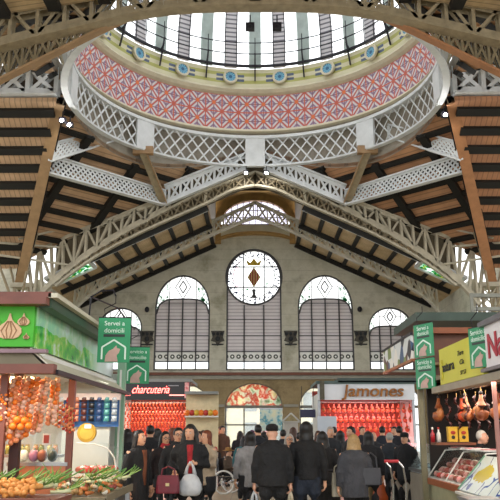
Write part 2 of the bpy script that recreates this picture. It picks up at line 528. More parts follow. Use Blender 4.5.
# far crossing arch: lower X truss and outer zigzag truss
YF = 49.0
for sx in (-1, 1):
    sd = side_word[sx]
    up = sm([V(sx * x, YF, h) for x, h in ((0, 17.55), (3.6, 16.1), (6.6, 14.5), (9.6, 12.75), (12.2, 10.9), (13.6, 9.6))], 4)
    lo = sm([V(sx * x, YF, h) for x, h in ((0, 16.55), (1.6, 16.2), (3.5, 15.2), (7.5, 13.35), (10.5, 11.7), (12.2, 10.5), (13.4, 9.5))], 4)
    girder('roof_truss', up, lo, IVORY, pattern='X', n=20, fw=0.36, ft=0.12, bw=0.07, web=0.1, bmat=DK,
           label='cream X-braced half of the far crossing arch, %s of centre, under the dome ring' % sd, cat='truss')
    tp = [V(sx * x, YF + .1, h) for x, h in ((5.9, 15.85), (9.5, 14.35), (13.3, 12.88), (15.5, 11.9))]
    bt = sm([V(sx * x, YF + .1, h) for x, h in ((5.9, 14.95), (9.6, 12.85), (12.2, 11.0), (13.9, 9.4), (14.8, 8.2))], 4)
    girder('haunch_truss', tp, bt, IVORY, pattern='Z', n=12, fw=0.5, ft=0.14, bw=0.14, web=0.26,
           label='deep ivory zigzag truss above the %s haunch of the far crossing arch' % sd, cat='truss')
    # tan box rib (hip) from the ring down to the corner pillar
    a = V(sx * 10.9, 38.2, 17.7); b = V(sx * 15.9, 49.2, 9.7)
    hp = empty('hip_rib'); tag(hp, 'long tan steel rib slanting down from the %s edge of the dome ring' % sd, 'roof rib')
    MB().bar(a, b, 0.62, 0.1, up=(0, .56, .8)).build('bottom_flange', TAN if sx < 0 else M('orange_tan_steel', '#b8825a', .5, 0, .25, 2), hp)
    off = Vector((0, .3, .55))
    MB().bar(a + off, b + off, 0.75, 0.1, up=(0, .56, .8)).build('top_flange', DARK, hp)
    sdv = (b - a).cross(Vector((0, .56, .8))).normalized() * 0.2
    mm = MB()
    for q in (-1, 1): mm.bar(a + off / 2 + sdv * q, b + off / 2 + sdv * q, 0.03, 0.6, up=(0, .56, .8))
    mm.build('web_plate', KHAKI, hp)
    # node, white X beam, diamond beams, tan post
    N = V(sx * 6.2, 48.3, 14.95)
    R0 = V(sx * 0.6, 48.55, 17.55)
    girder('ring_brace', [R0 + Vector((0, 0, 1.2)), N + Vector((0, 0, 1.35))], [R0, N], WHITE, pattern='X', n=6, fw=0.42, ft=0.12, bw=0.15, web=0.3, double=False, t0=0.12, t1=0.94,
           label='white X-braced beam from below the ring centre down to the %s node' % sd, cat='beam')
    H2 = V(sx * 12.55, 42.0, 15.05)
    H1 = V(sx * 12.0, 41.2, 15.45)
    d2 = Vector((sx * 1, 1, 0))
    girder('diamond_beam', [N + Vector((0, 0, 1.0)), H2 + Vector((0, 0, 1.15))], [N, H2], WHITE, pattern='D', n=26, double=False, fw=0.42, ft=0.1, bw=0.11, nrm=(sx * 1, 1, 0), web=0.14,
           label='long lower white diamond-lattice beam on the %s between rib and node' % sd, cat='beam')
    R1 = V(sx * 8.65, 44.75, 18.3)
    girder('diamond_beam', [R1 + Vector((0, 0, .9)), H1 + Vector((0, 0, 1.1))], [R1, H1], WHITE, pattern='D', n=17, double=False, fw=0.42, ft=0.1, bw=0.12, nrm=(sx * 1, 1.1, 0), web=0.14,
           label='short upper white diamond-lattice beam on the %s rising from rib to ring' % sd, cat='beam')
    ps = empty('ring_post'); tag(ps, 'slanting tan riveted post from the ring plate to the %s beam node' % sd, 'post')
    pa = V(sx * 7.25, 45.3, 17.6); pb = V(sx * 6.25, 48.2, 15.2)
    MB().bar(pa, pb, 0.5, 0.3, up=(0, 1, .3)).build('post_shaft', KHAKI, ps)
    MB().bar(pa + Vector((-sx * .24, 0, -.05)), pb + Vector((-sx * .24, 0, -.05)), 0.06, 0.5, up=(0, 1, .3)).build('post_flange', TAN, ps)
    MB().bar(pa + Vector((0, 0, .35)), pa + Vector((0, 0, -.15)), 1.3, .4, up=(0, 1, 0)).build('bracket', TAN, ps)
    # ridge girder of the transept
    top = [V(sx * 11.0, CY, 19.7), V(sx * 30, CY, 19.7)]; bot = [V(sx * 11.0, CY, 18.15), V(sx * 30, CY, 18.15)]
    girder('ridge_girder', top, bot, WHITE, pattern='X', n=12, fw=0.7, ft=0.12, bw=0.22, web=0.3,
           label='white cross-braced girder running %s from the dome ring' % sd, cat='girder')
    # corner pillar below the crossing
    pl = empty('crossing_pillar', (sx * 15.7, 49.7, 0)); tag(pl, 'steel lattice pillar under the %s end of the crossing arch' % sd, 'pillar')
    m = MB()
    for ax in (-.5, .5):
        for ay in (-.5, .5): m.box((ax, ay, 5.6), (.18, .18, 11.2))
    m.build('post_shaft', KHAKI, pl)
    m = MB()
    for k in range(10):
        z = 0.2 + k * 1.08
        for ay in (-.5, .5):
            m.bar((-.5, ay, z), (.5, ay, z + 1.08), .04, .1, up=(1, 0, 0)); m.bar((.5, ay, z), (-.5, ay, z + 1.08), .04, .1, up=(1, 0, 0))
        for ax in (-.5, .5): m.bar((ax, -.5, z), (ax, .5, z + 1.08), .04, .1, up=(0, 1, 0))
    m.build('lattice', IVORY, pl)
    MB().box((0, 0, 11.2), (1.5, 1.5, .3)).build('capital', IVORY, pl)
    # knee braces and tie rods around the pillar
    kb = empty('knee_brace'); tag(kb, 'curved ivory brace fanning out beside the %s crossing pillar' % sd, 'brace')
    for j, (dx, dy, hh) in enumerate(((-4.2, -3.5, 12.4), (3.2, -2.4, 12.6), (-3.6, .3, 12.0))):
        p0 = V(sx * 15.8, 49.2, 7.4 + j * .4); p1 = V(sx * (15.8 - dx * .5), 49.2 + dy, hh)
        mid = (p0 + p1) / 2 + Vector((0, 0, .9))
        MB().tube([p0, p0.lerp(mid, .6), mid, p1], .09, 6).build('brace_arm', KHAKI, kb)
    tr = empty('tie_rod'); tag(tr, 'thin pale tie rods crossing behind the %s rib foot' % sd, 'tie rod')
    for (x0, h0, y0, x1, h1, y1) in ((16.9, 11.9, 46.5, 13.2, 12.1, 48.7), (17.5, 11.2, 46.5, 12.6, 10.9, 48.7), (15.4, 12.2, 46.8, 12.9, 13.4, 48.6), (14.6, 12.9, 48.6, 18.8, 14.6, 46.2)):
        MB().bar(V(sx * x0, y0, h0), V(sx * x1, y1, h1), .12, .12).build('rod', IVORY, tr)

# nave truss C, hung midway between crossing and gable wall
YC = 54.2
for sx in (-1, 1):
    sd = side_word[sx]
    tp = [V(sx * x, YC, roofh(x) + .25) for x in (0, 14.3)]
    bt = sm([V(sx * x, YC, h) for x, h in ((0, 15.75), (2, 15.0), (6, 13.05), (9.5, 11.3), (11.6, 10.2), (13.0, 9.1), (14.0, 7.6))], 4)
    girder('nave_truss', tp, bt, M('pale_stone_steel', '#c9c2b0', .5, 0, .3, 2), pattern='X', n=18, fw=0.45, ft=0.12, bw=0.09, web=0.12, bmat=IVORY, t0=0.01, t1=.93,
           label='pale X-braced truss half crossing the nave %s of centre before the windows' % sd, cat='truss')
# near arch above the viewer
YN = 27.0
for sx in (-1, 1):
    sd = side_word[sx]
    bt = sm([V(sx * x, YN, h) for x, h in ((0, 16.75), (2.5, 16.7), (4.8, 16.4), (7.06, 15.8), (10.2, 14.95), (13, 14.1))], 4)
    tp = sm([V(sx * x, YN, h) for x, h in ((0, 17.9), (2.5, 17.9), (4.8, 17.75), (7.06, 17.2), (10.2, 16.45), (13, 15.6))], 4)
    girder('near_arch', tp, bt, KHAKI, pattern='Z', n=12, fw=0.6, ft=0.14, bw=0.13, web=0.34,
           label='large khaki riveted arch crossing the top %s in front of the dome' % sd, cat='truss')
    bt = [V(sx * x, YN + .4, h + .15) for x, h in ((5.2, 16.35), (6.26, 15.8), (10.1, 13.65), (13.5, 11.6))]
    tp = [V(sx * x, YN + .4, h) for x, h in ((5.2, 16.7), (6.26, 16.5), (10.1, 15.4), (13.5, 14.2))]
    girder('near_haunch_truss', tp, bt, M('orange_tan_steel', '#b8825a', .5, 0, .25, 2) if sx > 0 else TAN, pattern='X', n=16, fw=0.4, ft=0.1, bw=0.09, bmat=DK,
           label='tan lattice truss sloping down behind the %s end of the near arch' % sd, cat='truss')

# ---------------------------------------------------------------- dome
dome = empty('dome', (0, CY, 0)); tag(dome, 'large round glazed dome with painted tile drum above the crossing', 'dome')
def dl(prof, n=96): return MB().lathe([(r, h + EYE) for r, h in prof], n)
RB, RT = 17.72, 19.75
def ringbar(r, h, w, t, name, mat):
    dl([(r - w / 2, h - t / 2), (r + w / 2, h - t / 2), (r + w / 2, h + t / 2), (r - w / 2, h + t / 2), (r - w / 2, h - t / 2)]).build(name, mat, dome)
R = 10.24
ringbar(R, RB, 0.36, 0.12, 'bottom_flange', WHITE)
ringbar(R, RT, 0.5, 0.2, 'top_flange', WHITE)
for k in range(8):
    a = k * PI / 4 + PI / 2
    wd = 0.62
    # plate
    pos = (R - .12)
    MB().box((pos * math.cos(a), pos * math.sin(a), (RB + RT) / 2 + EYE), (0.2, 1.35, RT - RB), rz=a).build('ring_plate', WHITE, dome)
    m = MB(); n = 8; a0 = a + .065; a1 = a + PI / 4 - .065
    def RP(t, f, off=0):
        an = a0 + (a1 - a0) * t; rr = R - .08 + off
        return Vector((rr * math.cos(an), rr * math.sin(an), RB + (RT - RB) * f + EYE))
    for i in range(-2, n):
        t0, t1 = i / n, (i + 2) / n
        for flip in (0, 1):
            fa, fb = (0, 1) if not flip else (1, 0)
            ta, tb, ga, gb = t0, t1, fa, fb
            if ta < 0: ga = fa + (fb - fa) * (-ta / (tb - ta)); ta = 0
            if tb > 1: gb = fa + (fb - fa) * ((1 - t0) / (t1 - t0)); tb = 1
            if tb - ta < 1e-6: continue
            p, q = RP(ta, ga, .03 * flip), RP(tb, gb, .03 * flip)
            m.bar(p, q, .03, .1, up=(q - p).cross(Vector((math.cos(a), math.sin(a), 0))))
    m.build('lattice_panel', WHITE, dome)
# mouldings
dl([(10.5, 19.8), (10.25, 19.95), (10.5, 20.1), (10.2, 20.25), (10.35, 20.45), (10.6, 20.45), (10.7, 19.8), (10.5, 19.8)]).build('lower_cornice', CREAM, dome)
dl([(10.36, 19.98), (10.2, 20.05), (10.36, 20.12)]).build('gilt_moulding', M('grey_moulding', '#a39a88', .5), dome)
dl([(10.4, 22.95), (10.15, 23.1), (10.0, 23.3), (10.15, 23.5), (10.5, 23.5), (10.5, 22.95)]).build('upper_cornice', CREAM, dome)
# tile drum
def uv_strip(r0, h0, r1, h1, n=144):
    me = bpy.data.meshes.new('strip'); vs = []; fs = []
    for i in range(n):
        a = 2 * PI * i / n
        vs.append((r0 * math.cos(a), r0 * math.sin(a), h0 + EYE)); vs.append((r1 * math.cos(a), r1 * math.sin(a), h1 + EYE))
    for i in range(n):
        j = (i + 1) % n; fs.append((2 * i, 2 * j, 2 * j + 1, 2 * i + 1))
    me.from_pydata(vs, [], fs); uv = me.uv_layers.new(name='uv')
    for i in range(n):
        for k, (u, v) in enumerate(((i / n, 0), ((i + 1) / n, 0), ((i + 1) / n, 1), (i / n, 1))):
            uv.data[i * 4 + k].uv = (u, v)
    return me
def uvn(t):
    s = t.node('ShaderNodeSeparateXYZ'); t.l.new(t.coord('UV'), s.inputs[0]); return s.outputs[0], s.outputs[1]
t = NT('triangle_tile'); u, v = uvn(t)
fu = t.math('FRACT', t.math('MULTIPLY', u, 56)); fv = t.math('FRACT', t.math('MULTIPLY', v, 2))
d1 = t.math('ABSOLUTE', t.math('SUBTRACT', fu, fv)); d2 = t.math('ABSOLUTE', t.math('SUBTRACT', t.math('ADD', fu, fv), 1.0))
dm = t.math('MINIMUM', d1, d2)
eu = t.math('ABSOLUTE', t.math('SUBTRACT', fu, 0.5)); ev = t.math('ABSOLUTE', t.math('SUBTRACT', fv, 0.5))
ed = t.math('SUBTRACT', 0.5, t.math('MAXIMUM', eu, ev)); cn = t.math('MINIMUM', eu, ev)
red = t.math('MAXIMUM', t.math('LESS_THAN', dm, 0.05), t.math('LESS_THAN', ed, 0.035))
st = t.math('LESS_THAN', t.math('ABSOLUTE', t.math('SUBTRACT', t.math('FRACT', t.math('MULTIPLY', dm, 3.4)), 0.5)), 0.24)
c = t.mix(st, hexc('#8d7896'), hexc('#dcd3d2'))
c = t.mix(t.math('LESS_THAN', cn, 0.03), c, hexc('#8b5f6e'))
c = t.mix(red, c, hexc('#c9563c'))
hub = t.math('LESS_THAN', t.math('ADD', eu, ev), 0.14)
c = t.mix(hub, c, hexc('#e2702e'))
t.base(c); t.b.inputs['Roughness'].default_value = 0.35
o = bpy.data.objects.new('tile_band', uv_strip(10.42, 20.42, 10.36, 22.97)); o.data.materials.append(t.m); link(o, dome)
t = NT('frieze_paint'); u, v = uvn(t)
ang = t.math('ABSOLUTE', t.math('SUBTRACT', t.math('FRACT', t.math('MULTIPLY', u, 18)), 0.5))   # 0.5 = between medallions
inb = t.math('GREATER_THAN', ang, 0.0)
vb = t.math('ABSOLUTE', t.math('SUBTRACT', v, 0.5))
yel = t.math('LESS_THAN', t.math('ABSOLUTE', t.math('SUBTRACT', vb, 0.2)), 0.09)
blu = t.math('MULTIPLY', t.math('LESS_THAN', t.math('ABSOLUTE', t.math('SUBTRACT', vb, 0.12)), 0.07), t.math('LESS_THAN', ang, 0.36))
blu = t.math('MULTIPLY', blu, t.math('GREATER_THAN', ang, 0.22))
c = t.mix(yel, hexc('#dcd8b8'), hexc('#b9ba6c'))
c = t.mix(blu, c, hexc('#5d6b86'))
t.base(c); t.b.inputs['Roughness'].default_value = 0.5
o = bpy.data.objects.new('frieze', uv_strip(10.15, 23.5, 9.98, 24.8)); o.data.materials.append(t.m); link(o, dome)
t = NT('blue_medallion'); x, y, z = t.xyz()
rr = t.math('SQRT', t.math('ADD', t.math('MULTIPLY', y, y), t.math('MULTIPLY', z, z)))
an = t.math('FRACT', t.math('MULTIPLY', t.math('ARCTAN2', z, y), 6 / PI))
c = t.mix(t.math('GREATER_THAN', an, 0.5), hexc('#3f86ae'), hexc('#7db6cf'))
c = t.mix(t.math('LESS_THAN', rr, 0.12), c, hexc('#2c5f86'))
t.base(c); BLUE = t.m
for k in range(18):
    a = PI / 2 + (k + .5) * 2 * PI / 18
    r0 = 9.98
    mt = Matrix.Translation((r0 * math.cos(a), r0 * math.sin(a), 24.15 + EYE)) @ Matrix.Rotation(a, 4, 'Z')
    o = MB().lathe([(0.001, .1), (.36, .1), (.36, 0)], 24).build('medallion', BLUE, dome)
    for vv in o.data.vertices: vv.co = Vector((-vv.co.z, vv.co.y, vv.co.x))
    o.matrix_local = mt
    o2 = MB().lathe([(.36, 0), (.36, .16), (.5, .16), (.52, 0)], 24).build('medallion_rim', CREAM, o)
    for vv in o2.data.vertices: vv.co = Vector((-vv.co.z, vv.co.y, vv.co.x))
# glazed dome: glass, ribs, louvres
prof = [(10.0, 24.85), (9.95, 27.2), (9.6, 29.4), (8.8, 31.5), (7.2, 33.4), (5.0, 34.8), (2.5, 35.6), (1.2, 35.8)]
GL = glassy('dome_glass', (1, 1, 1), 0.8)
MB().lathe([(r, h + EYE) for r, h in prof], 72).build('dome_glazing', GL, dome)
GREY = M('grey_green_boards', '#b9c8c4', .6, 0, .25, 1.5)
t = NT('louvre_strip'); x, y, z = t.xyz()
l = t.math('LESS_THAN', t.math('FRACT', t.math('MULTIPLY', z, 3.2)), 0.35)
t.base(t.mix(l, hexc('#d9d6da'), hexc('#77747e'))); LOUV = t.m
for k in range(36):
    a = PI / 2 + k * PI / 18
    half = 0.043
    m = MB(); rings = []
    pr = [(r - .12, h) for r, h in prof[:-1]]
    for r, h in pr:
        sc = half if r > 4 else half * 1.5
        rings.append([Vector(((r + dr) * math.cos(a + da), (r + dr) * math.sin(a + da), h + EYE)) for dr, da in ((0, -sc), (0, sc), (.1, sc), (.1, -sc))])
    m.rings(rings)
    m.build('dome_rib' if k % 2 == 0 else 'louvre_strip', GREY if k % 2 == 0 else LOUV, dome)
    if k % 2 == 1:
        m = MB()
        for da in (-half, half):
            m.tube([Vector(((r - .08) * math.cos(a + da), (r - .08) * math.sin(a + da), h + EYE)) for r, h in pr], .04, 5)
        m.build('strip_edge', DARK, dome)
for h, r in ((25.0, 9.85), (25.75, 9.5), (26.6, 9.5)):
    m = MB(); n = 72
    for i in range(n):
        a0, a1 = 2 * PI * i / n, 2 * PI * (i + 1) / n
        m.bar((r * math.cos(a0), r * math.sin(a0), h + EYE), (r * math.cos(a1), r * math.sin(a1), h + EYE), .06 if h > 25.2 else .16, .06 if h > 25.2 else .16)
    m.build('gallery_rail', DARK, dome)
for k in range(18):
    a = PI / 2 + k * 2 * PI / 18
    m = MB()
    cs, sn = math.cos(a), math.sin(a)
    m.bar((9.95 * cs, 9.95 * sn, 23.9 + EYE), (9.45 * cs, 9.45 * sn, 25.8 + EYE), .09, .09)
    m.bar((9.5 * cs, 9.5 * sn, 25.2 + EYE), (9.5 * cs, 9.5 * sn, 27.0 + EYE), .06, .06)
    m.bar((9.95 * cs, 9.95 * sn, 25.0 + EYE), (9.45 * cs, 9.45 * sn, 25.4 + EYE), .07, .07)
    m.build('rail_bracket', DARK, dome)
# outer closing skirt of the drum
dl([(10.78, 19.9), (10.78, 23.6), (10.4, 25.0)]).build('drum_shell', M('grey_brick_drum', '#a9a193', .7, 0, .3, 1.0), dome)

# floodlights under the ring
LAMP = M('lamp_lens', (1, 1, 1), emit=40, var=0)
def flood(x, y, h, label, e=60, on=True):
    r = empty('floodlight', V(x, y, h)); tag(r, label, 'lamp', 'floodlights on the dome ring')
    MB().box((0, .12, .08), (.36, .3, .26)).build('housing', DARK, r)
    m = MB().ell((0, -.06, 0), .1, .06, .1, 10, 6); m.build('lens', LAMP if on else DARK, r)
    MB().bar((0, .1, .2), (0, .1, .6), .06, .06).build('bracket', DARK, r)
    if not on: return
    ld = bpy.data.lights.new('flood_light', 'SPOT'); ld.energy = e; ld.spot_size = 2.2; ld.shadow_soft_size = .2; ld.color = (1, .95, .85)
    lo = bpy.data.objects.new('flood_light', ld); link(lo, r); lo.location = (0, -.25, -.1); lo.rotation_euler = (.6, 0, 0)
flood(-.62, 48.0, 17.1, 'bright floodlight just left of the ring centre above the far arch', 35)
flood(.75, 48.0, 17.1, 'bright floodlight just right of the ring centre above the far arch', 35)
flood(-10.7, 38.3, 16.75, 'outer bright lamp of the pair at the top of the left rib', 40)
flood(-10.35, 38.6, 16.6, 'inner bright lamp of the pair at the top of the left rib', 40)
flood(10.5, 38.3, 17.0, 'small floodlight at the top of the right rib', 60)
flood(-.2, 27.2, 15.95, 'dark unlit floodlight under the near arch, left one', 5, False)
flood(.9, 27.2, 15.95, 'dark unlit floodlight under the near arch, right one', 5, False)
# ---------------------------------------------------------------- far gable wall with windows
YW = 60.2
def stone(name, c1, c2, c3, bs=1.1):
    t = NT(name)
    n = t.noise(0.55, 6, rough=.65); n2 = t.noise(7, 4)
    c = t.ramp(n, [(0.3, hexc(c1)), (0.5, hexc(c2)), (0.7, hexc(c3))])
    c = t.mix(t.math('MULTIPLY', n2, 0.35), c, hexc(c1))
    x, y, z = t.xyz()
    g = t.math('LESS_THAN', t.math('FRACT', t.math('MULTIPLY', z, bs)), 0.03)
    c = t.mix(t.math('MULTIPLY', g, 0.35), c, hexc('#5a5240'))
    t.base(c); t.b.inputs['Roughness'].default_value = 0.8; t.bump(n2, .3, .05)
    return t.m
STONE = stone('grey_gable_stone', '#9e9b86', '#d3d0c1', '#bab7a3')
STONE2 = stone('brown_base_stone', '#6f5f42', '#a08c68', '#8a7755', 1.4)
TRIM = M('grey_window_surround', '#9b978a', .6, 0, .2, 2)

def arch_pts(cx, w, z0, spring, top, n=14):
    """closed outline, counter-clockwise, of an arched opening"""
    p = [(cx - w / 2, z0), (cx + w / 2, z0)]
    for i in range(n + 1):
        a = PI * i / n
        p.append((cx + w / 2 * math.cos(a), spring + (top - spring) * math.sin(a)))
    return p
def hpx(y): # height above eye of image row at the gable wall is kept as plain numbers below
    return y
openings = [
    # cx, w, z0, spring, top (heights above eye)
    (-5.95, 4.5, 4.8, 9.9, 12.6), (-0.12, 4.5, 4.8, 12.4, 14.75), (5.7, 4.5, 4.8, 9.9, 12.6),
    (-11.0, 3.6, 4.8, 8.2, 9.9), (10.95, 3.6, 4.8, 8.2, 9.9),
]
doors = [(-0.15, 4.6, -1.6, 1.95, 3.8), (-5.9, 4.6, -1.6, 1.95, 3.8), (5.75, 4.6, -1.6, 1.95, 3.8), (-11.4, 3.8, -1.6, 1.95, 3.6), (11.4, 3.8, -1.6, 1.95, 3.6)]
def wall_with_holes(name, outline, holes, y0, y1, mat):
    bm = bmesh.new()
    def loop(pts):
        vs = [bm.verts.new((x, y0, h + EYE)) for x, h in pts]
        return [bm.edges.new((vs[i], vs[(i + 1) % len(vs)])) for i in range(len(vs))]
    es = loop(outline)
    for h in holes: es += loop(h)
    bmesh.ops.triangle_fill(bm, use_beauty=True, use_dissolve=False, edges=es)
    r = bmesh.ops.extrude_face_region(bm, geom=bm.faces[:])
    bmesh.ops.translate(bm, vec=(0, y1 - y0, 0), verts=[g for g in r['geom'] if isinstance(g, bmesh.types.BMVert)])
    bmesh.ops.recalc_face_normals(bm, faces=bm.faces)
    me = bpy.data.meshes.new(name); bm.to_mesh(me); bm.free(); me.materials.append(mat)
    o = bpy.data.objects.new(name, me); link(o); o['kind'] = 'structure'
    return o
WB = 4.35
up_out = [(-24, WB), (24, WB), (24, 8.2), (14.6, 10.2)]
n = 16
up_out += [(3.35, 15.25)] + [(3.35 * math.cos(PI * i / n), 15.3 + 1.25 * math.sin(PI * i / n)) for i in range(1, n)] + [(-3.35, 15.25)]
up_out += [(-14.6, 10.2), (-24, 8.2)]
wall_with_holes('wall_far_upper', up_out, [arch_pts(*o) for o in openings], YW, YW + .8, STONE)
wall_with_holes('wall_far_lower', [(-24, -1.6), (24, -1.6), (24, WB), (-24, WB)][::1] if False else
                # door openings reach the floor: outline runs around them
                sum([[(-24, WB), (-24, -1.6)]] + [arch_pts(*d)[:1] + arch_pts(*d)[2:][::-1][0:] + [(d[0] + d[1] / 2, -1.6)] for d in sorted(doors)] + [[(24, -1.6), (24, WB)]], []),
                [], YW, YW + .8, STONE2)
# ledges
tr1 = MB().box((0, YW - .15, 4.5 + EYE), (48, .5, .22)).build('trim_1', M('rust_red_ledge', '#7c4a38', .6, 0, .3, 2), kind='structure')
MB().box((0, YW - .08, 4.22 + EYE), (48, .36, .3)).build('trim_2', TRIM, kind='structure')
MB().box((0, YW - .06, 2.0 + EYE), (48, .2, .16)).build('trim_3', TRIM, kind='structure') if False else None
for cx in (-3.05, 2.8, -8.6, 8.6):
    MB().box((cx, YW - .06, 2.02 + EYE), (1.15, .22, .2)).build('trim_4', TRIM, kind='structure')
# cream arch moulding and timber lantern arch on top of the wall
def archband(cx, w0, s0, r0h, w1, r1h, spring, y0, y1, n=20):
    vs = []; fs = []
    for i in range(n + 1):
        a = PI * i / n
        for (w, rh) in ((w0, r0h), (w1, r1h)):
            for y in (y0, y1):
                vs.append((cx + w * math.cos(a), y, spring + rh * math.sin(a) + EYE))
    for i in range(n):
        b = i * 4
        fs += [(b, b + 4, b + 6, b + 2), (b + 1, b + 3, b + 7, b + 5), (b, b + 1, b + 5, b + 4), (b + 2, b + 6, b + 7, b + 3)]
    return MB().add(vs, fs)
archband(0, 3.35, 0, .95, 3.4, 1.6, 15.2, YW - .5, YW + .3).build('trim_5', CREAM, kind='structure')
archband(0, 3.3, 0, .75, 3.38, .98, 15.2, YW - .62, YW).build('trim_6', OCHRE, kind='structure')
lant = empty('window_6', kind='structure')
archband(0, 2.75, 0, 1.75, 3.35, 2.45, 17.2, YW - .3, YW + .2).build('window_frame', OCHRE, lant)
m = MB()
for x in (-3.1, 3.1): m.box((x, YW - .3, 16.4 + EYE), (.5, .5, 2.4))
m.build('jamb', OCHRE, lant)
LG = glassy('lilac_glass', (.93, .9, 1), .7)
pane = [( -2.75, 16.85)] + [(2.75, 16.85)] + [(2.75 * math.cos(PI * i / 16), 17.2 + 1.75 * math.sin(PI * i / 16)) for i in range(17)]
MB().prism([(x, z + EYE) for x, z in pane], YW + .0, YW + .05).build('pane', LG, lant)
m = MB()
for k in range(-5, 6):
    x = k * .5; top = 17.2 + 1.75 * math.sqrt(max(0, 1 - (x / 2.75) ** 2))
    m.bar((x, YW - .06, 16.85 + EYE), (x, YW - .06, top + EYE), .06, .06)
for z in (16.9, 17.5, 18.1): m.bar((-2.75 + max(0, z - 17.4), YW - .06, z + EYE), (2.75 - max(0, z - 17.4), YW - .06, z + EYE), .06, .06)
MB().box((0, YW - .1, 16.55 + EYE), (6.3, .3, .6)).build('sill', OCHRE, lant)
m.build('mullion', M('lilac_bars', '#8c86a0', .5), lant)
archband(0, 3.3, 0, 2.4, 3.8, 3.6, 17.2, YW + .1, YW + .35).build('wall_lantern', OCHRE, kind='structure')

# louvre and stained-glass materials
t = NT('louvre_slats'); x, y, z = t.xyz()
fr = t.math('FRACT', t.math('MULTIPLY', z, 3.6))
c = t.mix(t.math('LESS_THAN', fr, 0.3), hexc('#eee8ec'), hexc('#b9b1ba'))
c = t.mix(t.math('MULTIPLY', t.noise(1.5, 4), 0.6), c, hexc('#c5bcbc'))
t.base(c); SLAT = t.m
def pane_mat(name, kind):
    t = NT(name); x, y, z = t.xyz()
    if kind == 'lunette' or kind == 'rose':
        n = t.noise(2.6 if kind == 'rose' else 3.2, 2)
        band = t.math('LESS_THAN', t.math('ABSOLUTE', t.math('SUBTRACT', n, 0.5)), 0.022)
        vor = t.node('ShaderNodeTexVoronoi'); vor.inputs['Scale'].default_value = 1.7; t.l.new(t.coord('Object'), vor.inputs[0])
        leafy = t.math('LESS_THAN', vor.outputs['Distance'], .26)
        if kind == 'rose':
            rr = t.math('SQRT', t.math('ADD', t.math('MULTIPLY', x, x), t.math('MULTIPLY', z, z)))
            msk = t.math('MULTIPLY', t.math('GREATER_THAN', rr, 1.75), t.math('LESS_THAN', rr, 2.2))
            dots = t.math('MULTIPLY', msk, t.math('LESS_THAN', t.noise(5, 1), .44))
            c = t.mix(t.math('MULTIPLY', dots, 1.0), (1, 1, 1), hexc('#2a2c3a'))
            mid = t.math('MULTIPLY', t.math('LESS_THAN', rr, 1.7), t.math('GREATER_THAN', rr, 1.0))
            lf = t.math('MULTIPLY', mid, t.math('LESS_THAN', t.noise(4.5, 2), .37))
            c = t.mix(lf, c, hexc('#3d6b4a'))
            pk = t.math('MULTIPLY', t.math('LESS_THAN', x, -1.0), mid)
            pk = t.math('MULTIPLY', pk, t.math('LESS_THAN', t.noise(3.0, 2), .5))
            c = t.mix(t.math('MULTIPLY', pk, .5), c, hexc('#f0a0b8'))
        else:
            ax = t.math('ABSOLUTE', x)
            side = t.math('GREATER_THAN', ax, 1.2)
            lf = t.math('MULTIPLY', side, t.math('MAXIMUM', t.math('MULTIPLY', leafy, t.math('LESS_THAN', t.noise(5, 2), .55)), band))
            c = t.mix(lf, (1, 1, 1), hexc('#2f6b48'))
    else:
        n = t.noise(1.1, 3)
        c = t.ramp(n, [(0.3, hexc('#e8d9a0')), (0.42, hexc('#f3efe0')), (0.5, hexc('#d77b6a')), (0.56, hexc('#e9ecdf')), (0.7, hexc('#8fa88c'))])
    em = t.node('ShaderNodeBsdfTransparent'); t.l.new(c, em.inputs[0])
    tl = t.node('ShaderNodeBsdfTranslucent'); t.l.new(c, tl.inputs[0])
    mx = t.node('ShaderNodeMixShader'); mx.inputs[0].default_value = .65
    t.l.new(tl.outputs[0], mx.inputs[1]); t.l.new(em.outputs[0], mx.inputs[2]); t.l.new(mx.outputs[0], t.n['Material Output'].inputs[0])
    return t.m
LUN = pane_mat('painted_lunette_glass', 'lunette'); ROSE = pane_mat('painted_rose_glass', 'rose')
CLEAR = glassy('clear_pane', (.96, .98, 1), .8)
t = NT('arabesque_band'); x, y, z = t.xyz()
cr = t.math('SUBTRACT', t.math('FRACT', t.math('MULTIPLY', x, 2.0)), .5); zz = t.math('MULTIPLY', z, 2.6)
rr = t.math('SQRT', t.math('ADD', t.math('MULTIPLY', cr, t.math('MULTIPLY', cr, 1.6)), t.math('MULTIPLY', zz, zz)))
c = t.mix(t.math('LESS_THAN', t.math('ABSOLUTE', t.math('SUBTRACT', rr, .33)), .13), hexc('#f2f2ee'), hexc('#3a4036'))
t.base(c); ARAB = t.m
IRON = M('window_iron', '#4b4a4c', .5, .2)

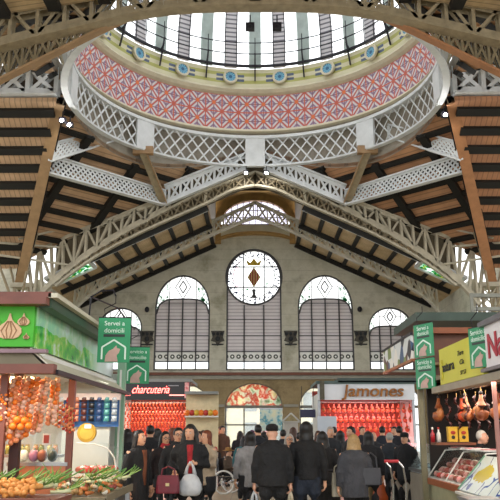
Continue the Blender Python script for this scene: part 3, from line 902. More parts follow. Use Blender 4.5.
def market_window(idx, cx, w, z0, spring, top, rose=False, ncol=4):
    r = empty('window_%d' % idx, (cx, YW + .15, EYE), kind='structure')
    def out(pts, off=0): return pts
    # outer frame
    A = arch_pts(0, w, z0, spring, top, 20); B = arch_pts(0, w - .24, z0 + .1, spring, top - .12, 20)
    vs = []; fs = []
    for (a, b) in zip(A, B):
        vs += [(a[0], -.1, a[1]), (b[0], -.1, b[1]), (a[0], .1, a[1]), (b[0], .1, b[1])]
    n = len(A)
    for i in range(n):
        j = (i + 1) % n
        fs += [(4 * i, 4 * j, 4 * j + 1, 4 * i + 1), (4 * i + 1, 4 * j + 1, 4 * j + 3, 4 * i + 3), (4 * i + 2, 4 * i + 3, 4 * j + 3, 4 * j + 2)]
    MB().add(vs, fs).build('window_frame', IRON, r)
    def half(x): return spring + (top - spring) * math.sqrt(max(0, 1 - (2 * x / w) ** 2))
    if rose:
        rc = 12.42; rad = 2.3
        o = MB().lathe([(0.001, 0), (rad, 0)], 40).build('pane', ROSE, r)
        for vv in o.data.vertices: vv.co = Vector((vv.co.x, 0.02, vv.co.y))
        o.location = (0, -.02, rc)
        # ring frame
        m = MB(); k = 40
        for rad_ in (rad, 1.72):
            for i in range(k):
                a0, a1 = 2 * PI * i / k, 2 * PI * (i + 1) / k
                m.bar((rad_ * math.cos(a0), -.1, rc + rad_ * math.sin(a0)), (rad_ * math.cos(a1), -.1, rc + rad_ * math.sin(a1)), .16 if rad_ == rad else .05, .14 if rad_ == rad else .05)
        for x in (-.85, .85):
            hh = math.sqrt(rad ** 2 - x * x); m.bar((x, -.1, rc - hh), (x, -.1, rc + hh), .09, .09)
            m.bar((-hh, -.1, rc + x), (hh, -.1, rc + x), .09, .09)
        m.build('rose_tracery', IRON, r)
        # shield with four bars in a lozenge, crown and small figure
        m = MB().prism([(-.55, rc), (0, rc - .85), (.55, rc), (0, rc + .85)], -.06, -.04); m.build('shield', M('shield_yellow', '#d9c27a', .5), r)
        m = MB()
        for x in (-.3, -.1, .1, .3):
            hh = .85 * (1 - abs(x) / .55); m.box((x, -.09, rc), (.1, .04, hh * 1.85))
        m.build('shield_bars', M('shield_red', '#a8332c', .5), r)
        m = MB().prism([(-.5, rc + 1.0), (.5, rc + 1.0), (.65, rc + 1.5), (.3, rc + 1.2), (0, rc + 1.6), (-.3, rc + 1.2), (-.65, rc + 1.5)], -.06, -.03)
        m.build('crown', M('crown_yellow', '#d8b62c', .5), r)
        m = MB().prism([(-.3, rc - 1.75), (.3, rc - 1.75), (.1, rc - 1.45), (.16, rc - 1.1), (0, rc - .95), (-.16, rc - 1.1), (-.1, rc - 1.45)], -.06, -.03)
        m.build('emblem_figure', IRON, r)
        ltop = lambda x: rc - math.sqrt(max(0, 2.34 ** 2 - x * x)) if abs(x) < 2.2 else rc
        zt = 10.6
        # louvre field below the rose
        A = [(-w / 2 + .1, 6.3)] + [(w / 2 - .1, 6.3)] + [(x, ltop(x)) for x in [2.14 - i * .214 for i in range(21)]]
        MB().prism(A, .02, .08).build('louvre', SLAT, r)
    else:
        sp2 = spring - .55; tp2 = top - 2.0 if w > 4 else top - 1.55
        def lt(x): return sp2 + (tp2 - sp2) * (1 - (abs(2 * x / (w - .2))) ** 4) ** .5 if abs(x) < (w - .2) / 2 else sp2
        xs = [(w / 2 - .1) * (1 - i / 12) for i in range(25)]
        pts = [(x, lt(x)) for x in xs]
        MB().prism([(-w / 2 + .1, 6.3), (w / 2 - .1, 6.3)] + pts, .02, .08).build('louvre', SLAT, r)
        outp = [(x, half(x) - .08) for x in xs[::-1]]
        MB().prism(pts + outp, .04, .07).build('pane', LUN, r)
        m = MB()
        for a, b in zip(pts, pts[1:]): m.bar((a[0], -.02, a[1]), (b[0], -.02, b[1]), .1, .12)
        s = w / 4.5
        zc = (tp2 + top) / 2; dx = .62 * s; dz = (top - tp2) / 2
        for p, q in (((0, zc + dz), (dx, zc)), ((dx, zc), (0, zc - dz)), ((0, zc - dz), (-dx, zc)), ((-dx, zc), (0, zc + dz))):
            m.bar((p[0], -.02, p[1]), (q[0], -.02, q[1]), .06, .07)
        for p, q in (((0, zc + dz * .5), (dx * .5, zc)), ((dx * .5, zc), (0, zc - dz * .5)), ((0, zc - dz * .5), (-dx * .5, zc)), ((-dx * .5, zc), (0, zc + dz * .5))):
            m.bar((p[0], -.02, p[1]), (q[0], -.02, q[1]), .06, .1)
        m.bar((-1.1 * s, -.02, zc), (-dx, -.02, zc), .05, .05); m.bar((1.1 * s, -.02, zc), (dx, -.02, zc), .05, .05)
        for x in (-1.1 * s, 1.1 * s): m.bar((x, -.02, lt(x)), (x, -.02, half(x)), .06, .06)
        m.build('tracery', IRON, r)
    MB().prism([(-w / 2 + .1, 5.5), (w / 2 - .1, 5.5), (w / 2 - .1, 6.3), (-w / 2 + .1, 6.3)], .0, .06).build('patterned_band', ARAB, r).location = (0, 0, 0)
    MB().prism([(-w / 2 + .1, z0 + .05), (w / 2 - .1, z0 + .05), (w / 2 - .1, 5.5), (-w / 2 + .1, 5.5)], .0, .04).build('lower_pane', CLEAR, r)
    m = MB()
    xs = (-1.12 * w / 4.5, 0, 1.12 * w / 4.5) if ncol == 4 else (-.8, .8)
    for x in xs:
        zt = 10.1 if rose else lt(x)
        m.bar((x, -.04, z0), (x, -.04, zt), .1, .1)
    for z in (5.5, 6.3): m.bar((-w / 2, -.04, z), (w / 2, -.04, z), .1, .08)
    for z in (7.6, 8.9, 10.2):
        if z < (zt if not rose else 10.2): m.bar((-w / 2, -.02, z), (w / 2, -.02, z), .06, .05)
    m.build('mullion', IRON, r)
    return r
for i, o in enumerate(openings):
    market_window(i + 1, *o, rose=(i == 1), ncol=3 if i == 1 else 4)
# fix pattern band coordinates: texture uses local z around 5.9
for o in bpy.data.objects:
    if o.name.startswith('patterned_band'):
        for v in o.data.vertices: v.co.z -= 5.9
        o.location = (0, 0, 5.9)
# carved crests between the windows, set on the wall
for i, x in enumerate((-3.05, 2.85, -8.75, 8.5)):
    r = empty('wall_crest', (x, YW - .08, 7.35 + EYE))
    tag(r, ['dark carved crest on the wall just left of the round window', 'dark carved crest on the wall just right of the round window',
            'dark carved crest beyond the leftmost tall window', 'dark carved crest beside the small right arched window'][i], 'crest', 'carved crests between the windows')
    m = MB()
    m.prism([(-.55, .6), (.55, .6), (.42, .1), (.55, -.2), (.2, -.3), (0, -.62), (-.2, -.3), (-.55, -.2), (-.42, .1)], -.1, .06)
    m.build('shield', M('crest_stone', '#5e5a52', .8, 0, .5, 4), r)
    m = MB()
    for k in (-1, 0, 1): m.ell((k * .34, -.12, .35), .14, .1, .16, 8, 6)
    m.ell((0, -.14, -.05), .2, .1, .22, 8, 6); m.box((0, -.1, -.5), (.95, .12, .1))
    m.build('carving', M('crest_dark', '#2d3034', .7, 0, .4, 5), r)
# wall lamps beside the windows
for x, lb in ((-8.75, 'small wall lantern left of the tall left window'), (8.4, 'small wall lantern right of the tall right window')):
    r = empty('wall_lamp', (x, YW - .1, 9.55 + EYE)); tag(r, lb, 'lamp')
    MB().bar((0, .05, 0), (0, -.6, 0), .07, .07).build('bracket', DARK, r); MB().ell((0, -.65, .05), .2, .2, .24, 8, 6).build('lamp_head', DARK, r)

# doors with lunettes at floor level
SCENE = pane_mat('street_view_glass', 'street')
for i, d in enumerate(doors):
    cx, w_, z0, spring, top = d
    r = empty('door_%d' % (i + 1), (cx, YW + .3, EYE), kind='structure')
    pts = [(w_ / 2 * math.cos(PI * k / 16), spring + (top - spring) * math.sin(PI * k / 16)) for k in range(17)]
    MB().prism(pts, 0, .04).build('lunette', SCENE if i == 0 else CLEAR, r)
    m = MB()
    for a, b in zip(pts, pts[1:]): m.bar((a[0], -.05, a[1]), (b[0], -.05, b[1]), .14, .16)
    m.box((0, -.05, spring), (w_, .2, .2))
    for x in (-w_ / 2 + .08, -w_ / 6, w_ / 6, w_ / 2 - .08): m.box((x, -.03, (spring + z0) / 2), (.1, .12, spring - z0))
    m.box((0, -.03, .55), (w_, .12, .1))
    m.build('door_frame', M('door_frame_grey', '#77736a', .5), r)
    MB().box((0, .0, (spring + z0) / 2), (w_, .03, spring - z0)).build('door_glass', CLEAR, r)
# street beyond the doors: a pale building front, a red banner and a shop awning
ext = empty('street_building', (0, 78, 0)); tag(ext, 'cream building front seen through the central doorway', 'building')
MB().box((0, .5, 4), (26, 1, 8)).build('wall', M('pale_cream', '#e9d9a8', .8, 0, .3, .5, '#c9b98a'), ext)
m = MB()
for x in range(-10, 11, 3):
    for z in (1.6, 4.6): m.box((x + .5, -.05, z), (1.2, .1, 1.9))
m.build('window', M('street_window', '#6f7f74', .3, 0, .4, 1), ext)
MB().box((.9, 76.5, 3.6), (.75, .1, 7.2)).build('street_banner', M('banner_red', '#c9473c', .7), label='red vertical banner outside the central doorway', cat='banner')
# transept far walls beyond the crossing pillars
for sx in (-1, 1):
    nm = 'left' if sx < 0 else 'right'
    hl = [arch_pts(x, 2.6, 5.5, 8.4, 9.6, 10) for x in ((18.6, 22.4, 26.2) if sx > 0 else (-26.2, -22.4, -18.6))]
    wall_with_holes('wall_transept_' + nm, [(min(sx * 16.2, sx * 30), -1.6), (max(sx * 16.2, sx * 30), -1.6), (max(sx * 16.2, sx * 30), 11.5), (min(sx * 16.2, sx * 30), 11.5)], hl, 49.9, 50.3, STONE)
    for k, x in enumerate((18.6, 22.4, 26.2)):
        r = empty('window_%d' % (30 + k + (10 if sx > 0 else 0)), (sx * x, 50.1, EYE), kind='structure')
        MB().prism(arch_pts(0, 2.6, 5.5, 8.4, 9.6, 10), 0, .05).build('pane', SKY, r)
        m = MB()
        for q in (-.5, .5): m.bar((q, -.05, 5.5), (q, -.05, 9.4), .1, .1)
        m.bar((-1.3, -.05, 7.4), (1.3, -.05, 7.4), .1, .1); m.build('mullion', IRON, r)
    # nave side wall with strip window
    MB().box((sx * 14.75, 54.9, 4.25 + EYE), (.3, 10.4, 11.7)).build('wall_nave_' + nm, STONE, kind='structure')
# ---------------------------------------------------------------- people
SKIN = M('skin', '#d39f80', .55, 0, .12, 8)
SKIN2 = M('skin_pink', '#d9a58c', .55, 0, .12, 8)
MOUTH = M('lips', '#9c4a42', .5)
EYEW = M('eye_white', '#e8e4de', .3); EYED = M('eye_dark', '#1c1512', .3)
HAIRS = {'black': M('black_hair', '#14100f', .5, 0, .4, 30), 'brown': M('brown_hair', '#4a2c1c', .5, 0, .4, 30), 'blonde': M('blonde_hair', '#b08f5e', .5, 0, .35, 30),
         'grey': M('grey_hair', '#a9a49c', .6, 0, .3, 30), 'white': M('white_hair', '#d3cec4', .6, 0, .2, 30), 'purple': M('purple_hair', '#5b2650', .5, 0, .4, 30), 'auburn': M('auburn_hair', '#7a3d22', .5, 0, .4, 30)}
def cloth(col, nm=None):
    nm = 'cloth_' + col.strip('#')
    if nm in _M: return _M[nm]
    m = M(nm, col, .8, 0, .45, 5.0)
    nt_ = m.node_tree; n = nt_.nodes.new('ShaderNodeTexNoise'); n.inputs['Scale'].default_value = 9; n.inputs['Detail'].default_value = 5
    b = nt_.nodes.new('ShaderNodeBump'); b.inputs['Strength'].default_value = .6; b.inputs['Distance'].default_value = .05
    nt_.links.new(n.outputs[0], b.inputs['Height']); nt_.links.new(b.outputs[0], nt_.nodes['Principled BSDF'].inputs['Normal'])
    return m

def fuse(mb, voxel, name, mat, parent, smooth_it=4):
    me = bpy.data.meshes.new('tmp'); me.from_pydata(mb.v, [], mb.f); me.update()
    bm = bmesh.new(); bm.from_mesh(me); bmesh.ops.recalc_face_normals(bm, faces=bm.faces); bm.to_mesh(me); bm.free()
    o = bpy.data.objects.new('tmp', me); C.objects.link(o)
    r = o.modifiers.new('r', 'REMESH'); r.mode = 'VOXEL'; r.voxel_size = voxel; r.use_smooth_shade = True
    s = o.modifiers.new('s', 'SMOOTH'); s.factor = .5; s.iterations = smooth_it
    dg = bpy.context.evaluated_depsgraph_get()
    m2 = bpy.data.meshes.new_from_object(o.evaluated_get(dg), depsgraph=dg)
    bpy.data.objects.remove(o); bpy.data.meshes.remove(me)
    m2.name = name
    for p in m2.polygons: p.use_smooth = True
    m2.materials.clear(); m2.materials.append(mat)
    o = bpy.data.objects.new(name, m2); link(o, parent)
    return o

def ring(c, rx, ry, n=14, ph=0.0):
    c = Vector(c)
    return [c + Vector((rx * math.cos(2 * PI * k / n), ry * math.sin(2 * PI * k / n), 0)) for k in range(n)]

def person(x, y, rz, label, H=1.66, hair='black', style='short', coat='#17171a', coat_len=.84, top=None, legs='#1d2026', skirt=False,
           bulk=1.0, arms=('hang', 'hang'), head_yaw=0.0, head_pitch=0.0, hat=None, glasses=False, scarf=None, fine=False, lean=0.0, beard=False, seated=False, group=None, skin=None, stride=.09):
    """figure facing -Y before rotation; x right hand side of the picture when rz = 0 is the figure's left"""
    s = H / 1.7
    r = empty('person', (x, y, 0), rz); tag(r, label, 'person', group)
    SK = skin or SKIN
    vox = .019 if fine else .03
    b = bulk
    lz = .0
    def T(p):  # lean of the upper body
        p = Vector(p)
        if p.z > .95 * s: p.y -= (p.z - .95 * s) * math.tan(lean)
        return p
    drop = -.42 * s if seated else 0.0
    # joints
    hipz = .92 * s + drop; shz = 1.40 * s + drop; hw = .185 * s * (0.9 + .1 * b)
    hd = Vector((0, -.02 - math.tan(lean) * .65, 1.585 * s + drop))
    legsJ = []
    for k, sg in enumerate((-1, 1)):
        if seated:
            knee = Vector((sg * .12 * s, -.42 * s, hipz + .03)); foot = Vector((sg * .12 * s, -.5 * s, .07))
        else:
            st = stride * (1 if k == 0 else -1)
            knee = Vector((sg * .1 * s, -.03 - st * .5, .5 * s)); foot = Vector((sg * .1 * s, st, .08 * s))
        legsJ.append((Vector((sg * .095 * s, 0, hipz)), knee, foot))
    armsJ = []
    for sg, mode in zip((-1, 1), arms):
        S0 = T((sg * hw, 0, shz))
        if mode == 'hang': E_ = S0 + Vector((sg * .07, .03, -.28 * s)); W_ = E_ + Vector((0, -.06, -.25 * s))
        elif mode == 'carry': E_ = S0 + Vector((sg * .09, .02, -.28 * s)); W_ = E_ + Vector((-sg * .06, -.2, -.08 * s))
        elif mode == 'fold': E_ = S0 + Vector((sg * .08, .0, -.27 * s)); W_ = E_ + Vector((-sg * .19, -.17, .03 * s))
        elif mode == 'reach': E_ = S0 + Vector((sg * .05, -.14, -.22 * s)); W_ = E_ + Vector((-sg * .02, -.24, .02))
        elif mode == 'pocket': E_ = S0 + Vector((sg * .11, .08, -.27 * s)); W_ = E_ + Vector((-sg * .1, -.1, -.18 * s))
        armsJ.append((S0, E_, W_))
    # --- body
    mb = MB()
    tor = [(.86, .15, .11), (.95, .165, .12), (1.08, .135, .1), (1.2, .155, .11), (1.34, .175, .11), (1.42, .15, .085), (1.455, .07, .06), (1.53, .055, .055)]
    mb.rings([ring(T((0, .0, z * s + drop)), rx * s * b if z < 1.4 else rx * s, ry * s * b if z < 1.4 else ry * s) for z, rx, ry in tor])
    for hp_, kn, ft in legsJ:
        mb.tube([hp_, hp_.lerp(kn, .5), kn, kn.lerp(ft, .35), ft], [.09 * s, .08 * s, .056 * s, .055 * s, .038 * s], 10)
        mb.ell(ft + Vector((0, -.06, -.035)), .045 * s, .12 * s, .04 * s)
    for sg, (a, e, w_) in zip((-1, 1), armsJ):
        mb.tube([a, a.lerp(e, .5), e, w_], [.055 * s, .047 * s, .04 * s, .028 * s], 10)
        d = (w_ - e).normalized()
        mb.ell(w_ + d * .045, .03 * s, .034 * s, .05 * s, 10, 8)
    Rh = Euler((head_pitch, 0, head_yaw)).to_matrix()
    mb.ell(hd, .074 * s, .092 * s, .115 * s, 16, 12, Rh)
    mb.ell(hd + Rh @ Vector((0, -.022, -.055)) * s, .056 * s, .066 * s, .062 * s, 12, 8, Rh)
    mb.ell(hd + Rh @ Vector((0, -.096, -.015)) * s, .014 * s, .02 * s, .027 * s, 8, 6, Rh)
    for sg in (-1, 1): mb.ell(hd + Rh @ Vector((sg * .076, .01, -.01)) * s, .012 * s, .018 * s, .03 * s, 8, 6, Rh)
    body = fuse(mb, vox * .75 if fine else vox * .8, 'body', SK, r, 2)
    # fingers, rooted in the palm
    fm = MB()
    for sg, (a, e, w_) in zip((-1, 1), armsJ):
        d = (w_ - e).normalized(); sd_ = Vector((0, 1, 0)) if abs(d.z) > .6 else Vector((1, 0, 0)); sd_ = (sd_ - d * sd_.dot(d)).normalized()
        pn = d.cross(sd_).normalized()
        curl = pn * (1 if pn.x * sg < 0 else -1)
        if abs(d.z) <= .6: curl = Vector((0, 0, -1))
        for j, L in enumerate((.066, .078, .072, .056)):
            p0 = w_ + d * .07 + sd_ * ((j - 1.5) * .0175); p1 = p0 + d * L * .5 + curl * .008; p2 = p1 + d * L * .35 + curl * .025; p3 = p2 + curl * .02
            fm.tube([p0, p1, p2, p3], [.0095, .009, .008, .006], 6)
        p0 = w_ + d * .03 - sd_ * .03; p1 = p0 - sd_ * .02 + d * .03; p2 = p1 + d * .03 + curl * .012
        fm.tube([p0, p1, p2], [.012, .0105, .008], 6)
    if fine or True:
        bm = bmesh.new(); bm.from_mesh(body.data)
        tmp = bpy.data.meshes.new('t'); tmp.from_pydata(fm.v, [], fm.f); bm.from_mesh(tmp); bm.to_mesh(body.data); bm.free(); bpy.data.meshes.remove(tmp)
        for p in body.data.polygons: p.use_smooth = True
    # face
    for sg in (-1, 1):
        e = MB().ell(hd + Rh @ Vector((sg * .031, -.083, .008)) * s, .014 * s, .008 * s, .008 * s, 8, 6, Rh).build('eye', EYEW, r, True)
        MB().ell(hd + Rh @ Vector((sg * .031, -.0895, .008)) * s, .006 * s, .004 * s, .006 * s, 8, 6, Rh).build('pupil', EYED, e, True)
        MB().ell(hd + Rh @ Vector((sg * .031, -.088, .028)) * s, .018 * s, .006 * s, .004 * s, 8, 4, Rh).build('eyebrow', HAIRS[hair] if hair != 'purple' else HAIRS['black'], r, True)
    MB().ell(hd + Rh @ Vector((0, -.086, -.058)) * s, .022 * s, .009 * s, .007 * s, 8, 4, Rh).build('mouth', MOUTH, r, True)
    # --- hair
    HM = HAIRS[hair]
    if style != 'bald':
        hm = MB()
        hm.ell(hd + Rh @ Vector((0, .018, .03)) * s, .088 * s, .098 * s, .105 * s, 16, 12, Rh)
        if style in ('long', 'curly', 'bob'):
            L = {'long': .36, 'curly': .24, 'bob': .16}[style]
            wd = {'long': .088, 'curly': .125, 'bob': .1}[style]
            for q in range(5):
                f = q / 4
                hm.ell(hd + Rh @ Vector((0, .045, 0)) * s + Vector((0, .03 * f, -.02 - L * f)), (wd - .012 * f) * s, .058 * s, .07 * s)
            for sg in (-1, 1):
                for q in range(4):
                    f = q / 3
                    hm.ell(hd + Rh @ Vector((sg * .078, .0, .02)) * s + Vector((sg * .02 * f * (2 if style == 'curly' else 1), .025, -L * .8 * f)), .026 * s if style != 'curly' else .04 * s, .045 * s, .06 * s)
        if style == 'curly':
            rg = random.Random(int(x * 100) + 5)
            for q in range(26):
                a = rg.uniform(0, 2 * PI); e_ = rg.uniform(-.6, 1.4)
                if math.sin(a) < -.2 and e_ < .9: continue
                hm.ell(hd + Vector((.1 * math.cos(a) * math.cos(e_), .1 * math.sin(a) * math.cos(e_) + .015, .1 * math.sin(e_) - .01)) * s, .032, .032, .032, 8, 6)
        h = fuse(hm, vox, 'hair', HM, r, 1)
        # keep the face clear: push front vertices of the cap back inside the head
        inv = Rh.inverted()
        for v in h.data.vertices:
            l = inv @ (v.co - hd) / s
            if l.y < -.02 and l.z < .062 and abs(l.x) < .072:
                l.y = -.02; v.co = hd + (Rh @ l) * s
    if hat:
        kind, hc = hat
        hm = MB()
        top_ = hd + Rh @ Vector((0, .01, .05)) * s
        if kind == 'cap':
            hm.rings([[top_ + Rh @ Vector((rr * s * math.cos(2 * PI * k / 16), rr * 1.12 * s * math.sin(2 * PI * k / 16), zz * s)) for k in range(16)] for rr, zz in ((.088, -.02), (.094, .02), (.085, .055), (.05, .08), (.01, .085))])
            hm.ell(top_ + Rh @ Vector((0, -.11, -.005)) * s, .06 * s, .055 * s, .012 * s)
        elif kind == 'beanie':
            hm.ell(top_, .095 * s, .105 * s, .085 * s, 14, 10)
        else:
            hm.rings([[top_ + Vector((rr * s * math.cos(2 * PI * k / 20), rr * s * math.sin(2 * PI * k / 20), zz * s)) for k in range(20)] for rr, zz in ((.09, 0), (.18, .0), (.18, .012), (.095, .02), (.085, .09), (.05, .1), (.01, .1))])
        hm.build('hat', cloth(hc), r, True)
    if glasses:
        m = MB()
        for sg in (-1, 1):
            c_ = hd + Rh @ Vector((sg * .032, -.1, .006)) * s
            pts = [c_ + Rh @ Vector((.023 * math.cos(a * PI / 6), 0, .018 * math.sin(a * PI / 6))) * s for a in range(13)]
            m.tube(pts, .0035, 5)
            m.tube([hd + Rh @ Vector((sg * .055, -.098, .008)) * s, hd + Rh @ Vector((sg * .08, .01, .008)) * s], .003, 5)
        m.tube([hd + Rh @ Vector((-.01, -.102, .008)) * s, hd + Rh @ Vector((.01, -.102, .008)) * s], .003, 5)
        m.build('glasses', EYED, r)
    # --- clothes
    cm = MB(); CM = cloth(coat)
    z0 = coat_len * s + drop
    cl = [(z0, .19 if coat_len < .8 else .18, .145), (max(z0 + .02, .95 * s + drop), .185, .14), (1.08 * s + drop, .172, .13), (1.2 * s + drop, .185, .138), (1.33 * s + drop, .2, .135), (1.41 * s + drop, .175, .11), (1.455 * s + drop, .1, .085), (1.49 * s + drop, .078, .078)]
    if seated: cl = [c_ for c_ in cl if c_[0] >= hipz - .05]
    cm.rings([ring(T((0, 0, z)), rx * s * b, ry * s * b) for z, rx, ry in cl])
    for sg, (a, e, w_) in zip((-1, 1), armsJ):
        cm.tube([a + Vector((-sg * .03, 0, .0)), a.lerp(e, .5), e, w_.lerp(e, .08)], [.075 * s, .068 * s, .06 * s, .048 * s], 12)
    jk = fuse(cm, vox, 'coat', CM, r, 3)
    if top:   # visible garment in the open front
        m = MB()
        m.rings([ring(T((0, -.035 * s, z * s + drop)), rx * s, .115 * s * b) for z, rx in ((.92, .07), (1.1, .075), (1.3, .085), (1.42, .06))])
        m.build('shirt', cloth(top), r, True)
    if scarf:
        m = MB()
        m.rings([ring(T((0, -.01, z * s + drop)), rx * s, rx * .95 * s) for z, rx in ((1.4, .12), (1.44, .115), (1.49, .09), (1.51, .07))])
        m.box(T((.04, -.15 * s, 1.28 * s + drop)), (.09, .04, .3))
        fuse(m, .02, 'scarf', cloth(scarf), r, 2)
    lm = MB()
    if skirt:
        lm.rings([ring((0, 0, z * s), rx * s, ry * s) for z, rx, ry in ((.42, .21, .18), (.6, .2, .17), (.95, .17, .13))])
    else:
        for hp_, kn, ft in legsJ:
            lm.tube([hp_ + Vector((0, 0, .03)), hp_.lerp(kn, .5), kn, kn.lerp(ft, .5), ft + Vector((0, 0, .03))], [.115 * s, .1 * s, .08 * s, .075 * s, .068 * s], 10)
        lm.ell((0, 0, hipz + .0), .172 * s * b, .13 * s * b, .17 * s)
    fuse(lm, vox, 'skirt' if skirt else 'trousers', cloth(legs), r, 2)
    for hp_, kn, ft in legsJ:
        MB().ell(ft + Vector((0, -.055, -.03)), .055 * s, .145 * s, .05 * s).build('shoe', M('black_shoe', '#121212', .4), r, True)
    r['_hands'] = [c_ for a in armsJ for c_ in (a[2] + (a[2] - a[1]).normalized() * .09)]
    return r

def hand_world(p, i):
    h = Vector(p['_hands'][3 * i:3 * i + 3]); return Matrix.Translation(p.location) @ Matrix.Rotation(p.rotation_euler.z, 4, 'Z') @ h

def plastic_bag(at, label, col='#b7bbc0', w=.3, h=.34, rz=0.0, squash=.45, cat='bag'):
    r = empty('carrier_bag', (at[0], at[1], at[2] - h - .17), rz); tag(r, label, cat)
    rg = random.Random(int(at[0] * 100)); m = MB(); rings = []
    for z, f in ((0, .5), (.02, .8), (h * .3, 1.0), (h * .55, .9), (h * .8, .66), (h, .42)):
        rings.append([Vector((w / 2 * f * (1 + rg.uniform(-.08, .08)) * math.cos(2 * PI * k / 18), w / 2 * squash * f * (1 + rg.uniform(-.1, .1)) * math.sin(2 * PI * k / 18), z)) for k in range(18)])
    m.rings(rings).build('bag_body', M('plastic_' + col.strip('#'), col, .35, 0, .2, 14), r, True)
    for sg in (-1, 1):
        MB().tube([(sg * w * .18, 0, h - .01), (sg * w * .12, 0, h + .09), (0, 0, h + .17)], [.03, .02, .014], 8).build('handle', M('plastic_' + col.strip('#'), col, .35), r, True)
    return r
def handbag(at, label, col, w=.3, h=.22, d=.1, rz=0.0, strap=.2, clasp=True):
    r = empty('handbag', (at[0], at[1], at[2] - h - strap), rz); tag(r, label, 'handbag')
    m = MB()
    rings = []
    for z, f in ((0, .96), (.02, 1), (h * .6, .97), (h, .86)):
        hw_, hd_ = w / 2 * f, d / 2 * f
        rings.append([Vector(p) for p in ((-hw_, -hd_ * .6, z), (-hw_ * .8, -hd_, z), (hw_ * .8, -hd_, z), (hw_, -hd_ * .6, z), (hw_, hd_ * .6, z), (hw_ * .8, hd_, z), (-hw_ * .8, hd_, z), (-hw_, hd_ * .6, z))])
    LM = M('leather_' + col.strip('#'), col, .35, 0, .3, 10)
    m.rings(rings).build('bag_body', LM, r)
    MB().prism([(-w * .43, h * .45), (w * .43, h * .45), (w * .42, h * 1.01), (-w * .42, h * 1.01)], -d * .56, -d * .5).build('flap', LM, r)
    if clasp: MB().box((0, -d * .6, h * .5), (.05, .02, .04)).build('clasp', M('clasp_metal', '#c9b98a', .3, .8), r)
    MB().tube([(-w * .3, 0, h * .95), (-w * .25, 0, h + strap * .7), (0, 0, h + strap), (w * .25, 0, h + strap * .7), (w * .3, 0, h * .95)], .012, 8).build('handle', LM, r)
    return r

def PX(px, y): return (px - 255.5) / 767 * y
A = PI   # facing away
pl = []
def pp(px, y, rz, label, **k):
    o = person(PX(px, y), y, rz, label, **k); pl.append(o); return o
w1 = pp(139, 11.0, 1.0, 'woman in long black coat with dark hair looking down, nearest the vegetable stall', H=1.62, hair='black', style='bob', coat='#131316', coat_len=.5, top='#7a4226', legs='#1a1416', head_pitch=-.15, head_yaw=.0, fine=True, arms=('hang', 'hang'), bulk=1.05)
w2 = pp(190, 11.3, 0.1, 'curly dark-haired woman in red top and black jacket holding a white bag', H=1.7, hair='black', style='curly', coat='#141418', coat_len=.85, top='#b3202a', legs='#15151b', fine=True, arms=('carry', 'fold'), head_yaw=-.35, head_pitch=.12, bulk=1.1)
m3 = pp(178, 12.6, 0.3, 'dark-haired man in glasses and black jacket behind the curly-haired woman', H=1.66, hair='black', coat='#18181c', glasses=True, fine=True, beard=True)
w4 = pp(165, 13.0, 0.5, 'woman in glasses with a red and white scarf left of the man in glasses', H=1.6, hair='black', style='bob', coat='#20161a', top='#c8303a', scarf='#c42f38', glasses=True, fine=True)
w5 = pp(207, 12.6, -0.9, 'long-haired brunette in beige cardigan just right of the curly-haired woman', H=1.62, hair='auburn', style='long', coat='#b6a48d', coat_len=.8, top='#2a2426', legs='#191a22', fine=True, arms=('carry', 'fold'))
w6 = pp(250, 13.0, A + .2, 'woman with long black hair in light grey coat seen from behind', H=1.6, hair='black', style='long', coat='#9a999b', coat_len=.75, legs='#1b1c22', fine=True)
m7 = pp(272, 11.2, A, 'broad man in black leather jacket and dark cap walking away', H=1.7, hair='black', style='bald', coat='#17181c', coat_len=.84, legs='#15161a', hat=('cap', '#1a1716'), bulk=1.22, fine=True, skin=SKIN2, stride=.12)
w8 = pp(306, 11.4, A - .1, 'woman with long black hair in black jacket and jeans seen from behind', H=1.74, hair='black', style='long', coat='#121215', coat_len=.9, legs='#1d2636', fine=True)
w9 = pp(322, 12.8, A + .1, 'woman in black coat beside the wheeled shopping cart', H=1.6, hair='black', style='bob', coat='#18171b', coat_len=.6, legs='#151518', fine=True)
w10 = pp(353, 11.6, A + .1, 'blonde woman in belted grey coat with a beige shoulder bag', H=1.56, hair='blonde', style='bob', coat='#45464c', coat_len=.72, legs='#16161a', bulk=1.18, fine=True, arms=('carry', 'hang'))
m11 = pp(373, 17.5, A - .2, 'balding man in dark suit jacket and khaki trousers seen from behind', H=1.6, hair='grey', style='bald', coat='#23252b', coat_len=.8, legs='#8d7a55', bulk=1.15)
m12 = pp(389, 16.5, A + .3, 'grey-haired man in dark jacket near the fish counter', H=1.58, hair='grey', coat='#2a2e36', coat_len=.78, legs='#20232a', bulk=1.1)
m13 = pp(404, 15.5, -.6, 'man in black flat cap and black coat beside the fish counter', H=1.58, hair='black', coat='#15161c', hat=('cap', '#15151a'), legs='#191a20', coat_len=.7)
m14 = pp(351, 15.0, -.9, 'tall dark-haired man in black behind the blonde woman', H=1.7, hair='black', coat='#131318', legs='#17181c')
m15 = pp(382, 20.0, A, 'dark-haired man before the ham stall', H=1.74, hair='black', coat='#1b2130')
m16 = pp(394, 21.0, -.5, 'dark-haired man in navy jacket facing out from the ham stall', H=1.74, hair='black', coat='#1a1d2c', top='#9fb0c4')
w17 = pp(340, 17.0, A, 'woman with long black hair between the ham stall and the shoppers', H=1.62, hair='black', style='long', coat='#16151a', coat_len=.6)
w18 = pp(289, 15.0, .1, 'pale-haired woman in olive coat facing the viewer', H=1.56, hair='grey', style='bob', coat='#5c5a44', coat_len=.7, glasses=True)
m19 = pp(222, 23.5, .6, 'dark-haired man in brown coat behind the wheelchair', H=1.78, hair='black', coat='#5d3d28', coat_len=.6)
w20 = pp(244, 18.0, A, 'woman in teal jacket beside the wheelchair', H=1.5, hair='black', style='bob', coat='#2c6a72', coat_len=.8)
